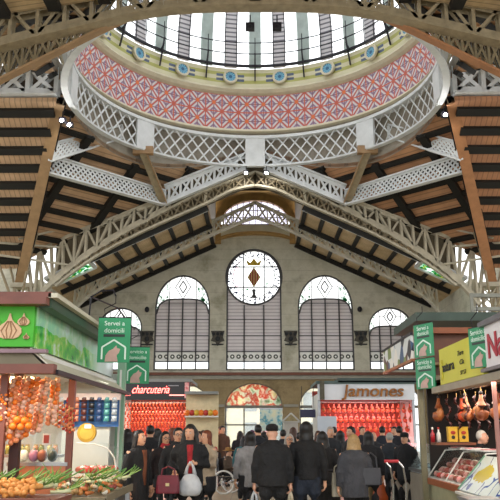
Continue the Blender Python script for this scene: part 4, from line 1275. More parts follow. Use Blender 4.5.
w21 = pp(252, 20.0, A, 'woman with purple-tinted hair among the crowd near the doors', H=1.64, hair='purple', style='curly', coat='#1b1820', coat_len=.7)
crowd = [
    (127, 14.0, A, 'black', 'long', '#1a1a1d', 'dark-haired shopper in black before the red-lettered sausage stall, farthest left'),
    (134, 15.2, A - .4, 'brown', 'bob', '#38342c', 'brown-haired shopper in olive coat at the sausage stall'),
    (150, 15.0, A, 'black', 'short', '#1a1a20', 'dark-haired shopper in black right behind the long-coated woman'),
    (157, 17.5, A + .4, 'black', 'curly', '#2a2a30', 'curly-haired shopper at the sausage stall counter'),
    (172, 18.0, A, 'auburn', 'bob', '#2b2024', 'auburn-haired shopper at the right end of the sausage stall'),
    (199, 16.5, -.4, 'brown', 'short', '#2a2624', 'brown-haired man in dark coat under the left doorway arch'),
    (203, 19.0, A, 'brown', 'bob', '#4a3a2a', 'shopper in brown coat near the fruit display'),
    (219, 24.0, .2, 'black', 'short', '#232730', 'distant man in dark blue behind the brown coat'),
    (240, 24.0, A, 'black', 'bob', '#22202a', 'distant dark-haired shopper left of the teal poster'),
    (258, 17.0, A + .3, 'black', 'short', '#1d2028', 'dark-haired man just left of the capped man'),
    (264, 22.0, A, 'black', 'curly', '#1b1a22', 'curly-haired shopper below the teal poster'),
    (283, 18.5, A, 'black', 'short', '#20222a', 'dark-haired man right of the capped man'),
    (293, 21.0, A - .3, 'brown', 'bob', '#2a2420', 'brown-haired woman in front of the small gabled kiosk'),
    (299, 17.5, A, 'black', 'short', '#1b1b20', 'dark-haired man left of the long-haired woman in jeans'),
    (318, 19.5, .4, 'brown', 'bob', '#2c2624', 'brown-haired woman facing out beside the pale panel'),
    (330, 16.5, .2, 'grey', 'short', '#23262c', 'grey-haired man facing the viewer left of the ham stall'),
    (334, 21.5, A, 'black', 'short', '#1c1c22', 'dark-haired shopper at the left end of the ham stall'),
    (362, 21.0, .3, 'brown', 'short', '#262730', 'brown-haired man in dark blue in front of the hams'),
    (368, 14.0, A, 'black', 'long', '#16161c', 'dark shopper with long hair just right of the blonde woman'),
    (399, 19.0, A, 'black', 'short', '#1a1c26', 'dark-haired man farthest right before the ham stall'),
]
for (px, y, rz, hr, stl, ct, lb) in crowd:
    pp(px, y, rz, lb, hair=hr, style=stl, coat=ct, H=1.58 + (int(px * 7) % 13) * .014, coat_len=.75, legs='#191a1f')

h = hand_world(w2, 1); plastic_bag((h.x + .0, h.y - .02, h.z + .02), 'bulging white plastic bag held by the woman in the red top', w=.36, h=.3)
h = hand_world(w2, 0); handbag((h.x - .1, h.y - .1, h.z + .12), 'burgundy leather handbag with a clasp held left of the white bag', '#6b1a2c', .33, .24, .12, strap=.12)
h = hand_world(w1, 0); plastic_bag((h.x, h.y, h.z), 'small pale plastic bag in the hand of the long-coated woman', w=.2, h=.22)
h = hand_world(m7, 1); plastic_bag((h.x, h.y, h.z), 'white plastic bag hanging from the left hand of the capped man', w=.24, h=.32)
h = hand_world(m7, 0); plastic_bag((h.x, h.y, h.z), 'thin cream plastic bag in the right hand of the capped man', col='#b8ab92', w=.14, h=.34)
handbag((PX(337, 11.7), 11.75, 1.12), 'light beige cloth bag carried at the elbow of the blonde woman', '#b9b09a', .2, .34, .1, strap=.12, clasp=False)
handbag((PX(369, 11.6), 11.55, 1.3), 'dark grey shoulder bag on the right of the grey coat', '#3a3a40', .3, .24, .1, strap=.22, clasp=False)
h = hand_world(m12, 1); plastic_bag((h.x, h.y, h.z), 'orange and red shopping bag in the hand of the grey-haired man', col='#c65a28', w=.36, h=.46)
# wheeled shopping cart
r = empty('shopping_cart', (PX(327, 12.3), 12.3, 0)); tag(r, 'black wheeled shopping cart between the women in black', 'shopping cart')
m = MB().rings([ring((0, 0, z), a, b_, 12) for z, a, b_ in ((.14, .13, .1), (.2, .17, .13), (.7, .18, .14), (.78, .15, .11), (.8, .05, .05))]); m.build('bag_body', cloth('#17171b'), r, True)
for sg in (-1, 1):
    MB().tube([(sg * .13, .12, .1), (sg * .13, .14, 1.0)], .012, 8).build('frame_tube', M('chrome', '#c9ccd0', .2, .9), r)
    w_ = MB(); w_.tube([(sg * .17 - .015, .12, .1), (sg * .17 + .015, .12, .1)], .09, 16); w_.build('wheel', DARK, r)
MB().tube([(-.13, .14, 1.0), (.13, .14, 1.0)], .016, 8).build('handle', DARK, r)
# wheelchair with a seated person
wx, wy = PX(228, 21.0), 21.0
r = empty('wheelchair', (wx, wy, 0), 1.25); tag(r, 'wheelchair with large thin spoked wheel in the middle of the crowd', 'wheelchair')
CH = M('chrome', '#c9ccd0', .2, .9)
for sg in (-1, 1):
    m = MB(); Rw = .29; n = 32
    pts = [(sg * .3, Rw * math.cos(2 * PI * k / n), .3 + Rw * math.sin(2 * PI * k / n)) for k in range(n + 1)]
    m.tube(pts, .026, 6, False)
    wl = m.build('wheel', M('wheel_rim_grey', '#d9d7cf', .4, .1), r, True)
    m = MB()
    for k in range(10): m.tube([(sg * .3, 0, .3), (sg * .3, Rw * math.cos(2 * PI * k / 10), .3 + Rw * math.sin(2 * PI * k / 10))], .004, 4)
    m.ell((sg * .3, 0, .3), .03, .04, .04); m.build('spokes', CH, wl)
    m = MB(); m.tube([(sg * .2, -.42, .07), (sg * .2 + sg * .02, -.42, .07)], .07, 14); m.build('caster', DARK, r)
    MB().tube([(sg * .25, .2, .95), (sg * .25, .18, .45), (sg * .25, -.25, .45), (sg * .22, -.45, .1)], .014, 8).build('frame_tube', CH, r)
MB().box((0, -.02, .42), (.48, .44, .04)).build('seat', cloth('#1b1d22'), r)
MB().box((0, .22, .68), (.48, .04, .46)).build('backrest', cloth('#1b1d22'), r)
person(wx, wy + .02, 1.25, 'person in brown straw hat and patterned coat sitting in the wheelchair', H=1.55, hair='brown', coat='#5a4a3a', hat=('brim', '#a97a3a'), seated=True, legs='#22242a', arms=('fold', 'fold'))
# ---------------------------------------------------------------- stalls
RED_WOOD = M('red_brown_wood', '#7d4638', .45, 0, .3, 4)
OLIVE = M('olive_brown_board', '#7c715a', .6, 0, .25, 2)
PALE = M('pale_soffit', '#c9c3ad', .5, 0, .15, 2)
GREEN = M('garlic_sign_green', '#3fae12', .45, 0, .08, 3)
MINT = M('mint_green_post', '#8fb79a', .45, 0, .2, 2)
PEACH = M('peach_board', '#b5704c', .5, 0, .22, 3)
WHITEB = M('white_board', '#dcdcd6', .5, 0, .12, 2)
STEEL = M('brushed_steel', '#a9adb0', .3, .7, .2, 6)
CASE = glassy('display_glass', (.93, .97, .96), .93, .05)
def lamp(name, loc, size, e, col=(1, .86, .7), rot=(0, 0, 0), parent=None):
    d = bpy.data.lights.new(name, 'AREA'); d.energy = e; d.size = size; d.color = col
    o = bpy.data.objects.new(name, d); link(o, parent); o.location = loc; o.rotation_euler = rot; return o

# --- near left: garlic and vegetable stall
st = empty('market_stall', (-3.9, 10.2, 0)); tag(st, 'vegetable stall on the left with bright green garlic sign', 'market stall')
SHIFT = ('cornice', 'cornice_edge', 'green_sign', 'lower_board', 'lower_cornice', 'lower_moulding', 'sloping_soffit', 'soffit_edge', 'roof', 'side_wall', 'post_strip')
def W(m_, name, mat, par=None, **k):
    if name in SHIFT or mat is MINT: m_.v = [(p[0] - .13, p[1], p[2]) for p in m_.v]
    # parts are given in world metres; shift into the stall's frame
    root = par or st; l = root.location if par is None else Vector((0, 0, 0))
    base = root if par is None else par
    off = world_off(base)
    m_.v = [(Vector(p) - off) for p in m_.v]
    return m_.build(name, mat, base, **k)
def world_off(o):
    v = Vector((0, 0, 0))
    while o is not None: v += o.location; o = o.parent
    return v
X0, X1 = -6.2, -2.29
W(MB().box((-4.2, 8.05, 2.98), (4.15, .3, .08)).box((-4.2, 8.1, 3.06), (4.2, .2, .06)), 'cornice', RED_WOOD)
W(MB().box((-2.17, 10.45, 2.98), (.14, 4.8, .12)), 'cornice', M('dark_green_cornice', '#2c4a34', .5, 0, .2, 2))
W(MB().box((-2.08, 10.45, 3.05), (.1, 4.9, .05)), 'cornice_edge', PALE)
W(MB().box((-4.24, 8.12, 2.72), (3.9, .08, .44)), 'green_sign', GREEN)
gs = st.children[-1]
t = NT('mural_with_glare'); x, y, z = t.xyz()
n1 = t.noise(3.5, 5); n2 = t.noise(1.3, 2)
c = t.ramp(n1, [(.3, hexc('#1d7a3c')), (.45, hexc('#4fb53a')), (.55, hexc('#9fc85a')), (.65, hexc('#cfe6dc')), (.75, hexc('#d9a24a'))])
hi = t.math('GREATER_THAN', t.math('ADD', z, t.math('MULTIPLY', n2, .3)), .16)
c = t.mix(t.math('MULTIPLY', hi, .55), c, hexc('#bfe0d8'))
glare = t.math('MINIMUM', t.math('MAXIMUM', t.math('MULTIPLY', t.math('SUBTRACT', y, .2), 1.1), 0.0), 1.0)  # glare on the panel's far half, painted into the colour as a pale fade
c = t.mix(glare, c, hexc('#dfe8e6'))
t.base(c); t.b.inputs['Roughness'].default_value = .12; MURAL = t.m
o = MB().box((0, 0, 0), (.06, 4.5, .46)).build('printed_side_panel', MURAL, st); o.location = (-2.43 + 3.9, 10.4 - 10.2, 2.72)
W(MB().prism([(-6.2, 2.2), (-2.05, 2.2), (-2.05, 2.26), (-2.29, 2.46), (-6.2, 2.46)], 8.0, 8.1), 'lower_board', OLIVE)
W(MB().box((-4.1, 7.98, 2.25), (4.2, .14, .1)), 'lower_cornice', RED_WOOD)
W(MB().box((-4.1, 7.99, 2.44), (4.0, .1, .04)), 'lower_moulding', M('lilac_moulding', '#8d6f78', .4, 0, .2, 4))
W(MB().add([(-2.29, 8.0, 2.48), (-2.29, 12.7, 2.48), (-2.0, 12.7, 2.24), (-2.0, 8.0, 2.24), (-2.29, 8.0, 2.44), (-2.29, 12.7, 2.44), (-2.03, 12.7, 2.2), (-2.03, 8.0, 2.2)],
          [(0, 1, 2, 3), (4, 7, 6, 5), (0, 3, 7, 4), (1, 5, 6, 2), (2, 6, 7, 3), (0, 4, 5, 1)]), 'sloping_soffit', PALE)
W(MB().box((-2.0, 10.35, 2.22), (.06, 4.7, .05)), 'soffit_edge', DARK)
W(MB().box((-4.25, 10.4, 3.0), (3.9, 4.5, .05)), 'roof', OLIVE)
W(MB().box((-4.25, 10.4, 2.4), (3.9, 4.5, .05)), 'ceiling_board', WHITEB)
for px_, y_ in ((-2.17, 8.95), (-2.74, 8.25)):
    W(MB().box((px_, y_, 1.12), (.075, .075, 2.24)), 'post', RED_WOOD)
W(MB().box((-2.66, 8.5, 1.12), (.1, .1, 2.24)), 'post', M('dark_red_post', '#3a1814', .5, 0, .4, 6))
W(MB().box((-2.1, 12.55, 1.5), (.13, .13, 3.0)), 'post', MINT)
W(MB().box((-2.1, 12.45, 1.3), (.03, .02, 2.6)), 'post_strip', WHITEB)
W(MB().box((-2.5, 8.93, .61), (.62, .05, 1.22)), 'counter_front', PEACH)
W(MB().box((-4.6, 8.35, .6), (3.6, .06, 1.9)), 'counter_front', M('orange_panel', '#c97a3c', .5, 0, .2, 2))
W(MB().box((-2.52, 9.0, 1.24), (.7, .2, .04)), 'counter_top', STEEL)
W(MB().box((-2.5, 9.0, 1.5), (.62, .015, .5)), 'display_glass', CASE)
W(MB().box((-4.2, 12.68, 1.3), (4.0, .06, 2.5)), 'back_wall', WHITEB)
W(MB().box((-2.55, 12.1, 1.25), (.75, .06, 2.4)), 'side_wall', M('grey_white_panel', '#c9cbc2', .5, 0, .15, 2))
# garlic bulbs on the sign: flat cut-out shapes with clove lines
GAR = M('garlic_beige', '#d9b48f', .6, 0, .12, 20); GARL = M('garlic_line', '#a9805c', .6)
def garlic(cx, cz, s_):
    g = empty('garlic_cutout', (0, 0, 0)); g.parent = gs
    half = [(0, -.6), (.35, -.63), (.75, -.48), (.97, -.15), (.93, .18), (.68, .45), (.36, .66), (.17, .88), (.1, 1.12), (.04, 1.35)]
    pts = [(cx + a * s_, cz + b * s_) for a, b in half] + [(cx - a * s_, cz + b * s_) for a, b in half[:0:-1]] + [(cx, cz - .6 * s_)]
    off = world_off(gs)
    m = MB().prism(pts[:-1], 8.055, 8.075); m.v = [Vector(p) - off for p in m.v]; m.build('bulb', GAR, g)
    m = MB()
    for q in (-.55, -.2, .2, .55):
        m.tube([(cx + q * s_ * .25, 8.05, cz + s_ * .75), (cx + q * s_ * 1.1, 8.05, cz), (cx + q * s_ * .5, 8.05, cz - s_ * .6)], .004 + s_ * .02, 4)
    m.v = [Vector(p) - off for p in m.v]; m.build('clove_line', GARL, g)
garlic(-2.68, 2.67, .14); garlic(-2.53, 2.77, .068); garlic(-2.49, 2.6, .034); garlic(-2.87, 2.76, .085)

# hanging garlic and onion braids (each one a thing)
def ball_string(name, top, length, n, r0, mats, label, cat, group, drift=(0, 0), zig=.03):
    r = empty(name, top); tag(r, label, cat, group)
    rg = random.Random(int(top[0] * 991 + top[1] * 77 + top[2] * 13))
    MB().tube([(0, 0, .05), (drift[0], drift[1], -length)], .008, 6).build('string', M('raffia', '#c9a468', .8, 0, .3, 20), r)
    mm = [MB() for _ in mats]
    for k in range(n):
        f = k / max(n - 1, 1); z = -length * f
        for sd in (-1, 1):
            mm[rg.randrange(len(mats))].ell((drift[0] * f + sd * zig + rg.uniform(-.008, .008), drift[1] * f + rg.uniform(-.02, .02), z + sd * .012), r0 * rg.uniform(.85, 1.1), r0, r0 * rg.uniform(.8, 1.0), 9, 6)
    for m, mt in zip(mm, mats):
        if m.v: m.build('bulb', mt, r, True, kind='stuff')
    return r
PK1 = M('onion_peach', '#e38a5a', .4, 0, .3, 20); PK2 = M('garlic_pink', '#eab9a0', .45, 0, .3, 20); OR1 = M('orange_peel', '#ec7a1c', .45, 0, .15, 30)
RD1 = M('dried_red', '#c23a24', .5, 0, .3, 20)
i = 0
names = ['nearest the dark red post', 'second from the dark red post', 'third from the dark red post', 'fourth from the dark red post', 'fifth, at the right end of the row', 'short one behind the others', 'leftmost of the row by the orange panel', 'left of the dark red post']
for k, (px_, y_, L, dx_) in enumerate(((-2.64, 8.3, .62, -.06), (-2.55, 8.35, .66, -.08), (-2.46, 8.4, .6, -.08), (-2.37, 8.5, .55, -.07), (-2.28, 8.6, .45, -.03), (-2.5, 8.75, .5, 0), (-2.92, 8.25, .4, 0), (-2.82, 8.3, .5, 0))):
    ball_string('garlic_braid', (px_, y_, 2.16), L, int(L / .045), .034, (PK1, PK2) if k % 2 else (PK1, OR1, PK2), 'hanging peach-coloured garlic braid, ' + names[k], 'garlic braid', 'garlic braids hanging from the vegetable stall', (dx_, 0))
for k in range(7):
    ball_string('pepper_string', (-2.35 + k * .035, 8.72 + .03 * k, 1.95 - .02 * k), .22, 5, .02, (RD1, PK1), 'short string of small dried peppers behind the garlic braids', 'pepper string', 'dried pepper strings by the glass', (0, 0), .018)
for k in range(6):
    ball_string('nut_string', (-2.95 + k * .045, 8.22, 1.98), .24, 6, .02, (OR1, PK2), 'short string of small golden bulbs left of the dark red post', 'nut string', 'golden strings left of the post', (0, 0), .018)
for k, (px_, z_) in enumerate(((-2.62, 1.66), (-2.535, 1.655), (-2.45, 1.665), (-2.58, 1.73), (-2.5, 1.72))):
    o = MB().ell((0, 0, 0), .042, .042, .04, 14, 10).build('orange', OR1, None, True); o.location = (px_, 8.25, z_)
    MB().tube([(0, 0, .03), (0, 0, .09)], .004, 5).build('stalk', M('stalk_green', '#54702c', .7), o)
    tag(o, 'round orange hanging in the cluster below the garlic braids', 'orange', 'oranges below the braids')
tag(W(MB().box((-2.42, 8.88, 1.52), (.09, .01, .13)), 'price_card', WHITEB), None)
W(MB().box((-2.42, 8.87, 1.52), (.06, .006, .09)), 'card_picture', M('card_red', '#a8483c', .5))
# warm lights and jars inside
for k in range(3):
    W(MB().box((-4.3 + k * .75, 8.6, 2.18), (.5, .12, .06)), 'strip_light', M('warm_strip', (1, .72, .35), emit=5, var=0))
lamp('stall_light', (-3.1, 8.9, 2.3), 1.0, 26, (1, .75, .5)); lamp('stall_light', (-2.9, 7.8, 2.15), .8, 10, (1, .8, .6), (-.5, 0, 0)); lamp('stall_light', (-2.6, 10.9, 2.3), .8, 14, (1, .97, .9))
def jar(x, y, z, h_, r_, mt, lb, g):
    o = MB().lathe([(.001, 0), (r_, 0), (r_, h_ * .8), (r_ * .7, h_), (.001, h_)], 12).build('jar', mt, None, True); o.location = (x, y, z)
    l = MB().lathe([(.001, h_), (r_ * .8, h_), (r_ * .8, h_ * 1.14), (.001, h_ * 1.14)], 12).build('lid', M('jar_lid', '#caa24a', .3, .6), o)
    tag(o, lb, 'jar', g)
W(MB().box((-2.8, 9.35, 1.32), (.9, .3, .03)), 'shelf', STEEL); W(MB().box((-3.6, 9.0, 1.78), (1.3, .2, .03)), 'shelf', RED_WOOD)
for k in range(9):
    jar(-3.1 + k * .085, 9.3 + (k % 2) * .06, 1.34, .1, .034, [M('olive_jar', '#6f7a2c', .2, 0, .3, 20), M('pickle_jar', '#a9a054', .2, 0, .3, 20), M('honey_jar', '#b3702a', .2, 0, .3, 20)][k % 3], 'small glass preserve jar on the steel shelf behind the garlic braids', 'jars behind the braids')
for k in range(8):
    jar(-4.0 + k * .13, 8.98, 1.8, .22, .05, [M('yellow_packet', '#e8b13a', .4, 0, .3, 20), M('amber_jar', '#d98a2c', .3, 0, .3, 20)][k % 2], 'tall yellow jar on the red shelf at the far left', 'yellow jars at the far left')
# melons and aubergines on the counter
for k, (px_, mt, lb) in enumerate(((-2.72, M('white_cabbage', '#d8dccc', .6, 0, .2, 12), 'pale cabbage'), (-2.6, M('mauve_turnip', '#a06a86', .5, 0, .3, 12), 'mauve turnip'), (-2.5, M('brown_yam', '#8a4c34', .6, 0, .3, 12), 'brown yam'), (-2.38, M('dark_squash', '#2c3a30', .5, 0, .3, 12), 'dark squash'))):
    o = MB().ell((0, 0, .07), .06, .06, .07, 14, 10).build('vegetable', mt, None, True); o.location = (px_, 9.03, 1.26)
    MB().tube([(0, 0, .13), (.01, 0, .16)], [.012, .008], 6).build('stalk', M('stalk_green', '#54702c', .7), o)
    tag(o, lb + ' on the counter behind the glass above the peach board', 'vegetable')
# crisp packets rack
rk = empty('snack_rack', (-2.63, 11.95, 1.72)); tag(rk, 'blue-backed rack of snack packets hanging under the vegetable stall roof', 'rack')
MB().box((0, .06, .17), (.95, .02, .42)).build('back_panel', M('rack_blue', '#2767a8', .5, 0, .2, 4), rk)
MB().box((0, 0, .42), (1.0, .12, .1)).build('rail', M('pink_white_rail', '#e6d3cd', .5, 0, .2, 8), rk)
cols_ = ['#d6d9dc', '#5d2b24', '#5aa6a2', '#c23436', '#1d1d22', '#b9c4cc', '#d98a6a', '#2f4a7a']
for cx_ in range(8):
    for rw in range(4):
        m = MB(); x_ = -2.63 - .42 + cx_ * .12; z_ = 1.76 + rw * .1
        col = cols_[(cx_ * 3) % 8]
        m.rings([[Vector((sx_ * .045 * a, sy_ * d_, z)) for sx_, sy_ in ((-1, -.3), (-.5, -1), (.5, -1), (1, -.3), (1, .3), (.5, 1), (-.5, 1), (-1, .3))] for z, a, d_ in ((0, 1, .003), (.012, 1, .006), (.045, .9, .025), (.078, 1, .006), (.088, 1, .003))])
        o = m.build('snack_packet', M('packet_' + col.strip('#'), col, .3, .1, .6, 25), None, True); o.location = (x_, 11.9, z_)
        wd = ['white', 'brown', 'teal', 'red', 'black', 'silver', 'salmon', 'blue'][(cx_ * 3) % 8]
        tag(o, '%s snack packet, one of its vertical strip on the blue rack' % wd, 'snack packet', 'snack packets on the blue rack, ' + wd)
# yellow cheese wheel with label
o = MB().tube([(0, 0, 0), (0, .07, 0)], .14, 28).build('cheese_wheel', M('cheese_yellow', '#a8821c', .45, 0, .2, 6), None); o.location = (PX(86, 11.4), 11.4, 1.59)
tag(o, 'round yellow cheese wheel standing below the snack rack', 'cheese')
MB().box((.02, -.01, .09), (.1, .01, .055)).build('price_label', WHITEB, o); MB().tube([(0, -.004, 0), (0, .0, 0)], .1, 24).build('rind_face', M('cheese_inner', '#b89a38', .5, 0, .2, 8), o)
# curved glass meat counter
ct = empty('meat_counter', (PX(97, 10.8), 10.8, 0)); tag(ct, 'curved glass meat counter behind the vegetables on the left', 'counter')
MB().box((0, .3, .5), (.62, .9, 1.0)).build('base', STEEL, ct)
MB().box((0, .3, 1.02), (.6, .9, .04)).build('tray', WHITEB, ct)
pr_ = [(.3, .0), (.31, .1), (.28, .24), (.18, .36), (.0, .42), (-.25, .43)]
m = MB(); vs = []; 
for (a, z) in pr_: vs += [(a, -.15, 1.02 + z), (a, .75, 1.02 + z)]
m.add(vs, [(2 * k, 2 * k + 2, 2 * k + 3, 2 * k + 1) for k in range(len(pr_) - 1)]).build('curved_glass', CASE, ct, True)
m = MB(); m.tube([(a, -.15, 1.02 + z) for a, z in pr_], .012, 6); m.build('glass_edge', WHITEB, ct)
MB().box((-.02, -.1, .98), (.62, .04, .1)).build('front_rail', DARK, ct)
MEAT = M('raw_meat', '#b02218', .35, 0, .5, 9, '#c04a3c'); MEAT2 = M('cured_meat', '#7a3226', .4, 0, .5, 9, '#b5654a')
for k in range(10):
    rg = random.Random(k); o = MB().ell((0, 0, .05), .09, .07, .05, 10, 7).build('meat_cut', MEAT if k % 2 else MEAT2, None, True)
    MB().ell((.02, -.02, .08), .05, .04, .018, 8, 5).build('fat_layer', M('meat_fat', '#e6cfc0', .5, 0, .2, 12), o)
    o.location = (PX(97, 10.8) - .2 + (k % 5) * .1, 10.8 + (k // 5) * .22, 1.04); o.rotation_euler = (0, 0, k)
    tag(o, 'cut of red meat lying in the curved glass counter on the left', 'meat', 'meat cuts in the left curved counter')

# --- vegetables heaped at the front edge
sh = empty('vegetable_shelf', (-2.8, 7.45, 0)); tag(sh, 'low display shelf under the tubers at the bottom left corner', 'shelf')
MB().box((0, 0, .97), (1.9, .8, .05)).build('board', RED_WOOD, sh)
for a in (-.85, .85):
    for b_ in (-.3, .3): MB().box((a, b_, .47), (.06, .06, .94)).build('leg', RED_WOOD, sh)
MB().box((0, -.4, .98), (1.9, .03, .08)).build('lip', RED_WOOD, sh)
TUB = M('orange_tuber', '#c47a2c', .6, 0, .4, 14, '#d39a55')
rg = random.Random(3)
for k in range(70):
    m = MB(); L = rg.uniform(.09, .14)
    m.tube([(-L / 2, 0, 0), (-L / 4, .008, .006), (0, 0, .008), (L / 4, -.006, .004), (L / 2, 0, 0)], [.008, .024, .03, .024, .006], 8)
    o = m.build('ginger_root', TUB, None, True)
    lvl = k // 18
    o.location = (-2.86 + (k % 18) * .046 + rg.uniform(-.02, .02), 7.25 + lvl * .1 + rg.uniform(-.03, .03), 1.02 + lvl * .03 + rg.uniform(0, .04)); o.rotation_euler = (rg.uniform(-.3, .3), rg.uniform(-.5, .5), rg.uniform(0, 3))
    tag(o, 'knobbly golden root in the heap at the bottom left corner', 'root', 'golden roots at the bottom left')
LEEKG = M('leek_green', '#2f6b2c', .45, 0, .5, 9, '#7da24a'); LEEKW = M('leek_white', '#d9dcae', .5, 0, .2, 9)
def leek(x, y, z, rz, tilt, lb, grp):
    o = MB().tube([(0, 0, 0), (.12, 0, .0), (.2, 0, .01)], [.016, .018, .02], 8).build('leek', LEEKW, None, True)
    for q in (-1, 0, 1, 2):
        MB().rings([[Vector((.18 + .035 * f, q * .03 * f + sgn * .014 * (1.2 - f * .24), .01 + .02 * f * (1 + q * .2) + (.008 if sgn == 0 else 0))) for sgn in (-1, 0, 1)] + [Vector((.18 + .035 * f, q * .03 * f, .003 + .02 * f * (1 + q * .2)))] for f in (0, 1, 2, 3, 4)]).build('leaf', LEEKG, o)
    o.location = (x, y, z); o.rotation_euler = (0, tilt, rz); tag(o, lb, 'leek', grp)
for k in range(16):
    leek(-2.8 + k * .052, 7.68 + rg.uniform(-.05, .1), 1.02 + rg.uniform(.0, .07), rg.uniform(-1.0, 1.4), rg.uniform(-.28, 0), 'leek with dark green leaves behind the golden roots', 'leeks behind the golden roots')
sh2 = empty('vegetable_shelf', (-1.9, 8.75, 0)); tag(sh2, 'projecting shelf of mixed vegetables right of the reddish post', 'shelf')
MB().box((0, .3, .9), (.66, 1.7, .05)).build('board', OLIVE, sh2)
for a in (-.3, .3):
    for b_ in (-.4, 1.0): MB().box((a, b_, .44), (.05, .05, .88)).build('leg', STEEL, sh2)
MB().box((.33, .3, .92), (.02, 1.7, .08)).build('lip', OLIVE, sh2)
VEG = [('carrot', '#c07038'), ('turnip', '#e3dccb'), ('potato', '#b08a55'), ('red_pepper', '#8c3a2c'), ('courgette', '#3f6b2c'), ('onion', '#c9874a'), ('mushroom', '#c9b79a')]
for k in range(130):
    nm, col = VEG[rg.randrange(len(VEG))]
    m = MB()
    if nm in ('carrot', 'courgette'): m.tube([(-.07, 0, 0), (-.03, 0, 0), (.03, 0, 0), (.08, 0, 0)], [.01, .024, .026, .008] if nm == 'courgette' else [.024, .022, .016, .003], 8)
    elif nm == 'mushroom': m.lathe([(.001, 0), (.012, 0), (.012, .03), (.035, .03), (.03, .05), (.001, .06)], 10)
    else: m.ell((0, 0, 0), .035, .032, .03, 10, 7)
    o = m.build(nm, M(nm + '_skin', col, .45, 0, .3, 20), None, True)
    MB().tube([(-.0, 0, .02), (-.01, 0, .05)], [.006, .004], 5).build('stalk', LEEKG, o)
    yy_ = rg.uniform(-.45, 1.05); o.location = (-1.9 + rg.uniform(-.29, .29), 8.75 + yy_, .95 + rg.uniform(0, .05) + .05 * (yy_ + .45)); o.rotation_euler = (rg.uniform(-.5, .5), rg.uniform(-.6, .6), rg.uniform(0, 6))
    tag(o, '%s in the mixed vegetable heap right of the reddish post' % nm.replace('_', ' '), nm.replace('_', ' '), nm.replace('_', ' ') + ' pieces in the mixed heap')
for k in range(9):
    leek(-2.1 + rg.uniform(0, .4), 8.9 + rg.uniform(0, .8), 1.03 + rg.uniform(0, .03), rg.uniform(-1, 1), rg.uniform(-.2, 0), 'leafy green leek in the mixed vegetable heap by the reddish post', 'leeks in the mixed heap')

# --- green delivery banners
BG = M('banner_green', '#1f8f5c', .5, 0, .1, 3); BW = M('banner_white', '#dff0e4', .5, var=.05); BP = M('banner_pink', '#c9a59a', .6); BK = M('banner_black', '#15251d', .5)
def banner(x, y, ztop, w_, h_, rz, l1, l2, label):
    r = empty('hanging_banner', (x, y, ztop), rz); tag(r, label, 'banner')
    MB().box((0, 0, -h_ / 2), (w_, .02, h_)).build('banner_sheet', BG, r)
    sz = w_ * .2
    text(l1, 'lettering', BW, r, (0, -.014, -h_ * .13), sz, ext=.002)
    text(l2, 'lettering', BW, r, (0, -.014, -h_ * .29), sz, ext=.002)
    MB().box((0, -.012, -h_ * .4), (w_ * .66, .006, h_ * .06)).build('black_strip', BK, r)
    m = MB(); a = w_ * .36
    for p, q in (((-a, -h_ * .93), (-a, -h_ * .66)), ((-a, -h_ * .66), (0, -h_ * .5)), ((0, -h_ * .5), (a, -h_ * .66)), ((a, -h_ * .66), (a, -h_ * .93))):
        m.bar((p[0], -.013, p[1]), (q[0], -.013, q[1]), .006, w_ * .05, up=(0, 0, 1) if p[0] != q[0] else (1, 0, 0))
    m.build('house_outline', BW, r)
    pts = [(-.26, -.98), (-.24, -.84), (-.14, -.74), (-.02, -.7), (.08, -.62), (.1, -.68), (.2, -.7), (.17, -.78), (.1, -.84), (.14, -.98)]
    MB().prism([(px_ * w_ * 1.0, pz * h_) for px_, pz in pts], -.018, -.011).build('animal_figure', BP, r)
    MB().tube([(-w_ / 2, 0, 0), (w_ / 2, 0, 0)], .012, 6).build('rod', DARK, r)
    MB().tube([(-w_ * .3, 0, 0), (-w_ * .34, 0, .12), (0, 0, .2), (.0, .0, .3)], .007, 5).build('hanger', DARK, r)
    return r
banner(-1.9, 10.0, 3.1, .43, .6, .08, 'Servei a', 'domicili', 'larger left green banner lettered Servei a domicili')
banner(-2.03, 12.85, 3.02, .42, .62, .12, 'Servicio a', 'domicilio', 'green banner lettered Servicio a domicilio, behind the larger left one')
banner(2.84, 12.6, 3.38, .5, .55, -1.13, 'Servei a', 'domicili', 'upper of the two green banners on the post by the yellow sign')
banner(2.84, 12.6, 2.8, .5, .5, -1.13, 'Servicio a', 'domicilio', 'lower of the two green banners on the post by the yellow sign')
banner(2.88, 9.62, 2.92, .46, .52, -1.3, 'Servicio a', 'domicilio', 'green banner hanging over the right end of the yellow sign')
br = empty('banner_bracket', (-2.0, 10.0, 2.98)); tag(br, 'thin curved black wire bracket above the left green banners', 'bracket')
MB().tube([(-.28, .1, .1), (-.25, .05, .42), (-.1, .02, .5), (.06, 0, .5), (.1, 0, .42)], .012, 6).build('wire', DARK, br)
MB().tube([(-.1, 2.85, .35), (-.15, 1.5, .5), (-.25, .05, .42)], .012, 6).build('wire', DARK, br)

